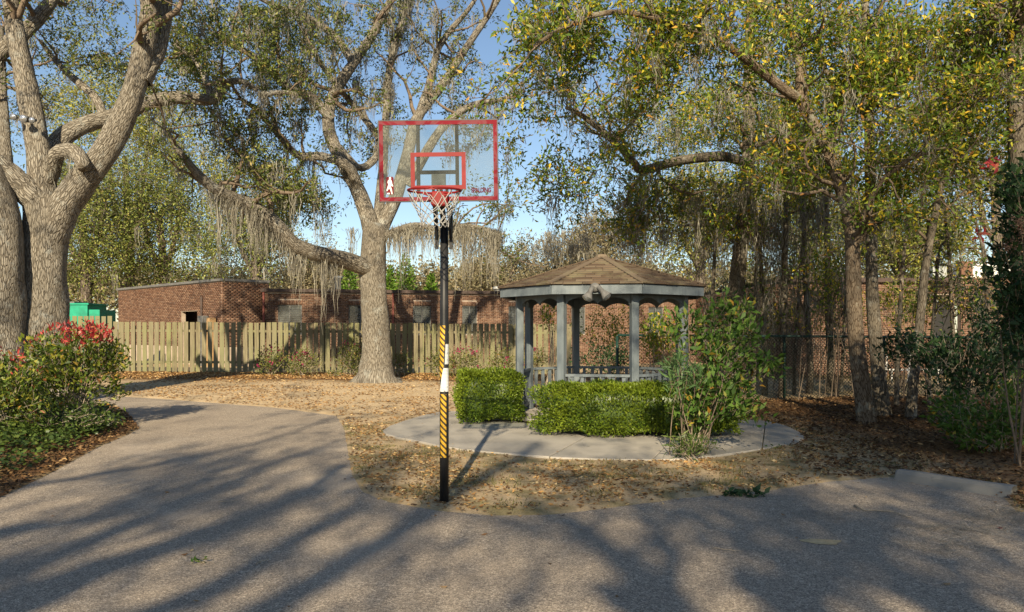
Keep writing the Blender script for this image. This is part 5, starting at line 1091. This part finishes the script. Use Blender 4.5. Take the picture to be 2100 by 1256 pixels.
for (cx, cy, rx_, ry_, Yd, n, lf, lab) in ((1880, 610, 70, 60, 17.2, 70, 'leaf_laurel', 'twiggy half bare shrub before the brick wing recess'), (2010, 600, 70, 60, 16.8, 80, 'leaf_darkgreen', 'open leafy shrub against the brick wing at right'), (1690, 560, 60, 70, 18.2, 90, 'leaf_laurel', 'yellowing shrub behind the leaning pale trunk'), (1780, 740, 60, 60, 19.2, 40, 'leaf_darkgreen', 'thin weeds growing through the chain link fence'), (1600, 620, 90, 70, 21.5, 170, 'leaf_bgyellow', 'olive thicket shrub behind the mossy stems'), (1500, 650, 70, 80, 22, 130, 'leaf_darkgreen', 'deep green thicket shrub behind the young laurel'), (1720, 630, 70, 60, 22.5, 130, 'leaf_laurel', 'yellowing thicket shrub showing between the twin trunks'), (1850, 620, 80, 45, 21, 110, 'leaf_bgyellow', 'olive shrub masking the brick wing left of its recess'), (1260, 670, 90, 40, 24, 110, 'leaf_laurel', 'reddish brown shrub far behind the gazebo railing'), (2050, 640, 80, 60, 19, 120, 'leaf_darkgreen', 'dark shrub masking the brick wing at far right')):
    v = [(cx, cy, rx_, ry_, Yd, .7, n)]; bush('understory_shrub', lab, base_at(cx, 820, Yd) + (0, 0, .08), v, M[lf], 11, 9, .1, .42, .09, .4, .012, stemm='twig', base_sp=.4)

# ------------------------------------------------------------------ ground cover and fallen leaves
def scatter(n, x0, x1, y0, y1, dens):
    x = rng.uniform(x0, x1, n); y = rng.uniform(y0, y1, n); k = rng.random(n) < dens(x, y); return x[k], y[k]
def litter(name, label, x, y, m, s, lift=.012, tilt=.35, zf=None, cat='leaves', asp=.45, **kw):
    n = len(x); z = (gz(x, y) if zf is None else zf(x, y)) + lift * (.3 + rng.random(n)); c = np.stack([x, y, z], -1)
    a = rng.uniform(0, 6.28, n); ax = np.stack([np.cos(a), np.sin(a), tilt * rng.normal(size=n) * .6], -1); ax = nrm(ax)
    nn = nrm(np.array((0, 0, 1.)) + tilt * rng.normal(size=(n, 3))); sd = nrm(np.cross(ax, nn)); nn = np.cross(sd, ax)
    L = (s * rng.uniform(.6, 1.3, n))[:, None]; W = L * asp * rng.uniform(.8, 1.3, (n, 1)); cu = L * rng.uniform(-.05, .22, (n, 1))
    V = np.stack([c - ax * L * .5 + nn * cu, c + sd * W * .5, c + ax * L * .5 + nn * cu, c - sd * W * .5], 1); V[..., 2] = np.maximum(V[..., 2], (c[:, 2] - .006)[:, None]); V = V.reshape(-1, 3)
    return tag(addobj(name, qmesh(name, V, np.arange(4 * n).reshape(-1, 4)), m), label, cat, kind='stuff', **kw)
onp = lambda x, y: (sdf(x, y, PATH) < .0)
asph_d = lambda x, y: sdf(x, y, ASPH)
def d_island(x, y):
    d = asph_d(x, y); b = sstep(.05, .3, d) * (.22 + .65 * sstep(.35, .75, vnoise(x, y, .6, 21))) + .45 * np.exp(-((d - .15) / .2) ** 2); return np.where((d > 0) & ~onp(x, y), b * (1 - .8 * (sdf(x, y, SAND) < -.1)), 0)
x, y = scatter(46000, -3.2, 5.6, 5.8, 17, d_island); litter('fallen_leaves', 'tan and orange oak leaves strewn over the sandy island around the pole', x, y, M['litter'], .055)
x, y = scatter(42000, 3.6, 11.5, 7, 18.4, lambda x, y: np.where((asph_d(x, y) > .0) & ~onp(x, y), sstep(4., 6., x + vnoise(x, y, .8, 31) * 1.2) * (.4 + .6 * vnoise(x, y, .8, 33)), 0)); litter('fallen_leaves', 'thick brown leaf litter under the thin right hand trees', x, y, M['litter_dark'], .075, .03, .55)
x, y = scatter(30000, -15, 2.5, 24.5, 28.9, lambda x, y: sstep(24.6, 26.6, y + 1.2 * (vnoise(x, y, 1.2, 41) - .5)) * .85); litter('fallen_leaves', 'orange leaf drift along the foot of the wooden fence', x, y, M['litter'], .10, .03, .5)
x, y = scatter(18000, -12, 1, 15, 25, lambda x, y: np.where(asph_d(x, y) > 0, .3 + .7 * sstep(.45, .75, vnoise(x, y, 1.1, 51)), 0)); litter('fallen_leaves', 'thin scatter of leaves on the sandy path before the centre oak', x, y, M['litter'], .07)
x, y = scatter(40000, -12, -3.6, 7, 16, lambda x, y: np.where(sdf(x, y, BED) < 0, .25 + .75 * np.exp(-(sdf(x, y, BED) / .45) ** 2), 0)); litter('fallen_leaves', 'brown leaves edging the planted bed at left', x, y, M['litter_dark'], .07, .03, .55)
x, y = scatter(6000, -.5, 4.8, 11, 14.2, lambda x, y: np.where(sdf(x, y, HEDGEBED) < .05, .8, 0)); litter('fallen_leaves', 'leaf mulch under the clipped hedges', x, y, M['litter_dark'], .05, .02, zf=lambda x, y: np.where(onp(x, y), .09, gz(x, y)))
x, y = scatter(900, -3.8, 8, 10, 14, lambda x, y: np.where(onp(x, y), .03 + .5 * (np.abs(sdf(x, y, PATH)) < .12), 0)); litter('fallen_leaves', 'few dry leaves lying on the concrete apron', x, y, M['litter'], .05, .004, .15, zf=lambda x, y: 0 * x + .088)
x, y = scatter(3600, -5, 8.5, 4.4, 9, lambda x, y: np.where(asph_d(x, y) < 0, .01 + .6 * np.exp(-(asph_d(x, y) / .13) ** 2) + .5 * sstep(5.2, 7., x) * sstep(.55, .8, vnoise(x, y, .5, 61)), 0)); litter('fallen_leaves', 'single dry leaves dotted over the dark asphalt', x, y, M['litter'], .05, .006, .2, zf=lambda x, y: 0 * x + .004)
x, y = scatter(60000, -11, -3.6, 7.4, 16, lambda x, y: np.where(sdf(x, y, BED) < -.12, (.25 + .75 * sstep(.25, .6, vnoise(x, y, .7, 71))) * sstep(.1, .6, -sdf(x, y, BED)), 0)); litter('ivy_cover', 'dark green ivy carpeting the planted bed at left', x, y, M['leaf_ivy'], .065, .16, .7, cat='ivy', asp=.8)
# grass blades and green weeds
def blades(label, x, y, h, m, name='grass'):
    n = len(x); z = gz(x, y); a = rng.uniform(0, 6.28, n); hh = h * rng.uniform(.4, 1.2, n); lean = rng.normal(size=(n, 2)) * .5 * hh[:, None]; w_ = .004
    c = np.stack([x, y, z - .005], -1); sd = np.stack([np.cos(a), np.sin(a), 0 * a], -1) * w_; t_ = c + np.stack([lean[:, 0], lean[:, 1], hh], -1); mm = c + np.stack([lean[:, 0] * .35, lean[:, 1] * .35, hh * .6], -1)
    V = np.stack([c - sd, c + sd, mm + sd * .8, t_, mm - sd * .8], 1).reshape(-1, 3); Qd = np.arange(5 * n).reshape(-1, 5); return tag(addobj(name, qmesh(name, V, Qd), m), label, 'grass', kind='stuff')
def d_gr(x, y): d = asph_d(x, y); return np.where((d > .03) & ~onp(x, y) & (sdf(x, y, SAND) > -.2), sstep(.5, .72, vnoise(x, y, .45, 81)) * .9 + .05, 0)
x, y = scatter(26000, -3., 5.5, 6.2, 13.5, d_gr); blades('short dry yellow grass tufts over the sandy island', x, y, .045, M['grass'])
x, y = scatter(14000, 8, 22, 18.8, 27, lambda x, y: .8 + 0 * x); blades('pale sunlit lawn behind the chain link fence', x, y, .06, M['grass'])
# moss clumps blown onto the asphalt
def ground_moss(pts, lab):
    V = []; Qs = []
    for (px, py, r, n) in pts:
        gx, gy = G(px, py); u = rng.normal(size=(n, 2)) * r; a = rng.uniform(0, 6.28, n); L = rng.uniform(.03, .12, n); d = np.stack([np.cos(a), np.sin(a)], -1)
        x0 = np.array((gx, gy)) + u * (1.6, 1); z = .006 + rng.random(n) * .02; s_ = np.stack([-d[:, 1], d[:, 0]], -1) * .0025
        b = len(V) * 0
        q = np.stack([np.c_[x0 - s_, z], np.c_[x0 + s_, z], np.c_[x0 + d * L[:, None] + s_, z + .008], np.c_[x0 + d * L[:, None] - s_, z + .008]], 1); V.append(q.reshape(-1, 3))
    V = np.concatenate(V); tag(addobj('fallen_moss', qmesh('fallen_moss', V, np.arange(len(V)).reshape(-1, 4)), M['moss']), lab, 'moss', kind='stuff')
ground_moss([(2060, 1065, .16, 260), (1990, 1090, .12, 160), (1960, 1122, .14, 160), (2080, 1050, .12, 140), (1890, 1085, .1, 60), (1670, 1060, .1, 60)], 'grey moss scraps on the asphalt near the wheel stop')
# sticks and sprigs
def stick(pxs, r, lab, z=.012):
    p = spline([np.array(G(*q) + (z,)) for q in pxs], 16); p[:, 2] += np.abs(np.sin(np.arange(16) * .7)) * .008; o = MB().tube(p, np.linspace(r, r * .5, 16), 6).build('stick', M['twig_pale'], None, True); tag(o, lab, 'stick')
stick([(1752, 1040), (1776, 1050), (1820, 1052), (1868, 1065)], .009, 'pale bent stick lying on the right asphalt')
stick([(1585, 970), (1630, 978), (1640, 979)], .007, 'short pale stick in the leaves right of the apron')
stick([(448, 1032), (460, 1032), (488, 1030)], .005, 'thin dark twig on the left asphalt')
stick([(1460, 1128), (1500, 1133), (1525, 1135)], .004, 'fine curved twig on asphalt right of centre')
stick([(525, 1160), (540, 1155), (552, 1152)], .005, 'small twig at the lower left of centre')
def sprig(px, py, n, s, lab, m, ln):
    gx, gy = G(px, py); root = empty('leaf_sprig', (gx, gy, 0), lab, 'sprig'); a = random.uniform(-.3, .3)
    MB().tube([(-ln / 2, 0, .008), (0, .02, .02), (ln / 2, .0, .01)], .004, 5).build('stem', M['twig_pale'], root)
    c = np.stack([rng.uniform(-ln / 2, ln / 2, n), rng.normal(size=n) * .03, .01 + rng.random(n) * .04], -1); V, Qd = leaf_quads(c, s, .45, rdir(n) * (1, 1, .2), .8); V[:, 2] = np.maximum(V[:, 2], .004)
    tag(addobj('sprig_leaves', qmesh('sprig_leaves', V, Qd), m, root), kind='stuff')
sprig(1525, 1018, 60, .085, 'broken leafy oak sprig on the asphalt edge', M['leaf_darkgreen'], .42)
sprig(405, 1157, 9, .06, 'small green sprig on the left asphalt', M['leaf_shrub'], .1)
sprig(1585, 922, 16, .06, 'green sprig on the right end of the apron edge', M['leaf_shrub'], .25)
for (px, py, s_, c_, lab) in ((910, 1206, .06, 'tan', 'lone tan leaf on the front asphalt'), (1940, 1200, .07, 'tan', 'large yellow leaf at lower right asphalt'), (2050, 1085, .06, 'emblem_red', 'red leaf on the asphalt below the wheel stop')):
    gx, gy = G(px, py); V = [(-.5, 0, .3), (-.2, .22, 0), (.2, .24, 0), (.5, 0, .25), (.2, -.24, 0), (-.2, -.2, 0)]; a = random.uniform(-.6, .6)
    o = MB().add([(x_ * s_, y_ * s_, z_ * s_ * .4 + .004) for x_, y_, z_ in V], [(0, 1, 2, 3, 4, 5)]).build('single_leaf', M[c_]); o.location = (gx, gy, .004); o.rotation_euler = (0, 0, a); tag(o, lab, 'leaf')
gx, gy = G(1686, 1112); pl = [(gx + .13 * math.cos(a) * (1 + .25 * math.sin(3 * a)) * 1.15, gy + .09 * math.sin(a) * (1 + .2 * math.cos(2 * a + 1))) for a in np.linspace(0, 6.28, 22)[:-1]]
M['sand'] = m_plain('sand', (.5, .38, .22), .95, .1, .15, 30)
V = [(gx, gy, .012)] + [(x_, y_, .0035) for x_, y_ in pl]; tag(MB().add(V, [(0, i + 1, (i + 1) % 21 + 1) for i in range(21)]).build('sand_spill', M['sand']), 'small pale sand spill on the right asphalt', 'sand', kind='stuff')
# metal bench in the yard
bnch = empty('yard_bench', (P(1870, 740, 23)[0], 23, 0), 'white metal bench frame in the yard beyond the chain link fence', 'bench')
xa, xb = P(1822, 740, 23)[0], P(1930, 740, 23)[0]
MB().bar((xa, 23, .52), (xb, 23, .52), .04, .04).build('seat_rail', M['white'], bnch, world=True); MB().bar((xa, 23.4, .52), (xb, 23.4, .52), .04, .04).build('seat_rail', M['white'], bnch, world=True)
for xx in (xa + .1, (xa + xb) / 2, xb - .1):
    MB().bar((xx, 23, .02), (xx, 23, .5), .035, .035).build('leg', M['white'], bnch, world=True); MB().bar((xx, 23.42, .02), (xx + .12, 23.5, 1.0), .035, .035).build('leg', M['white'], bnch, world=True)
print('all ok')
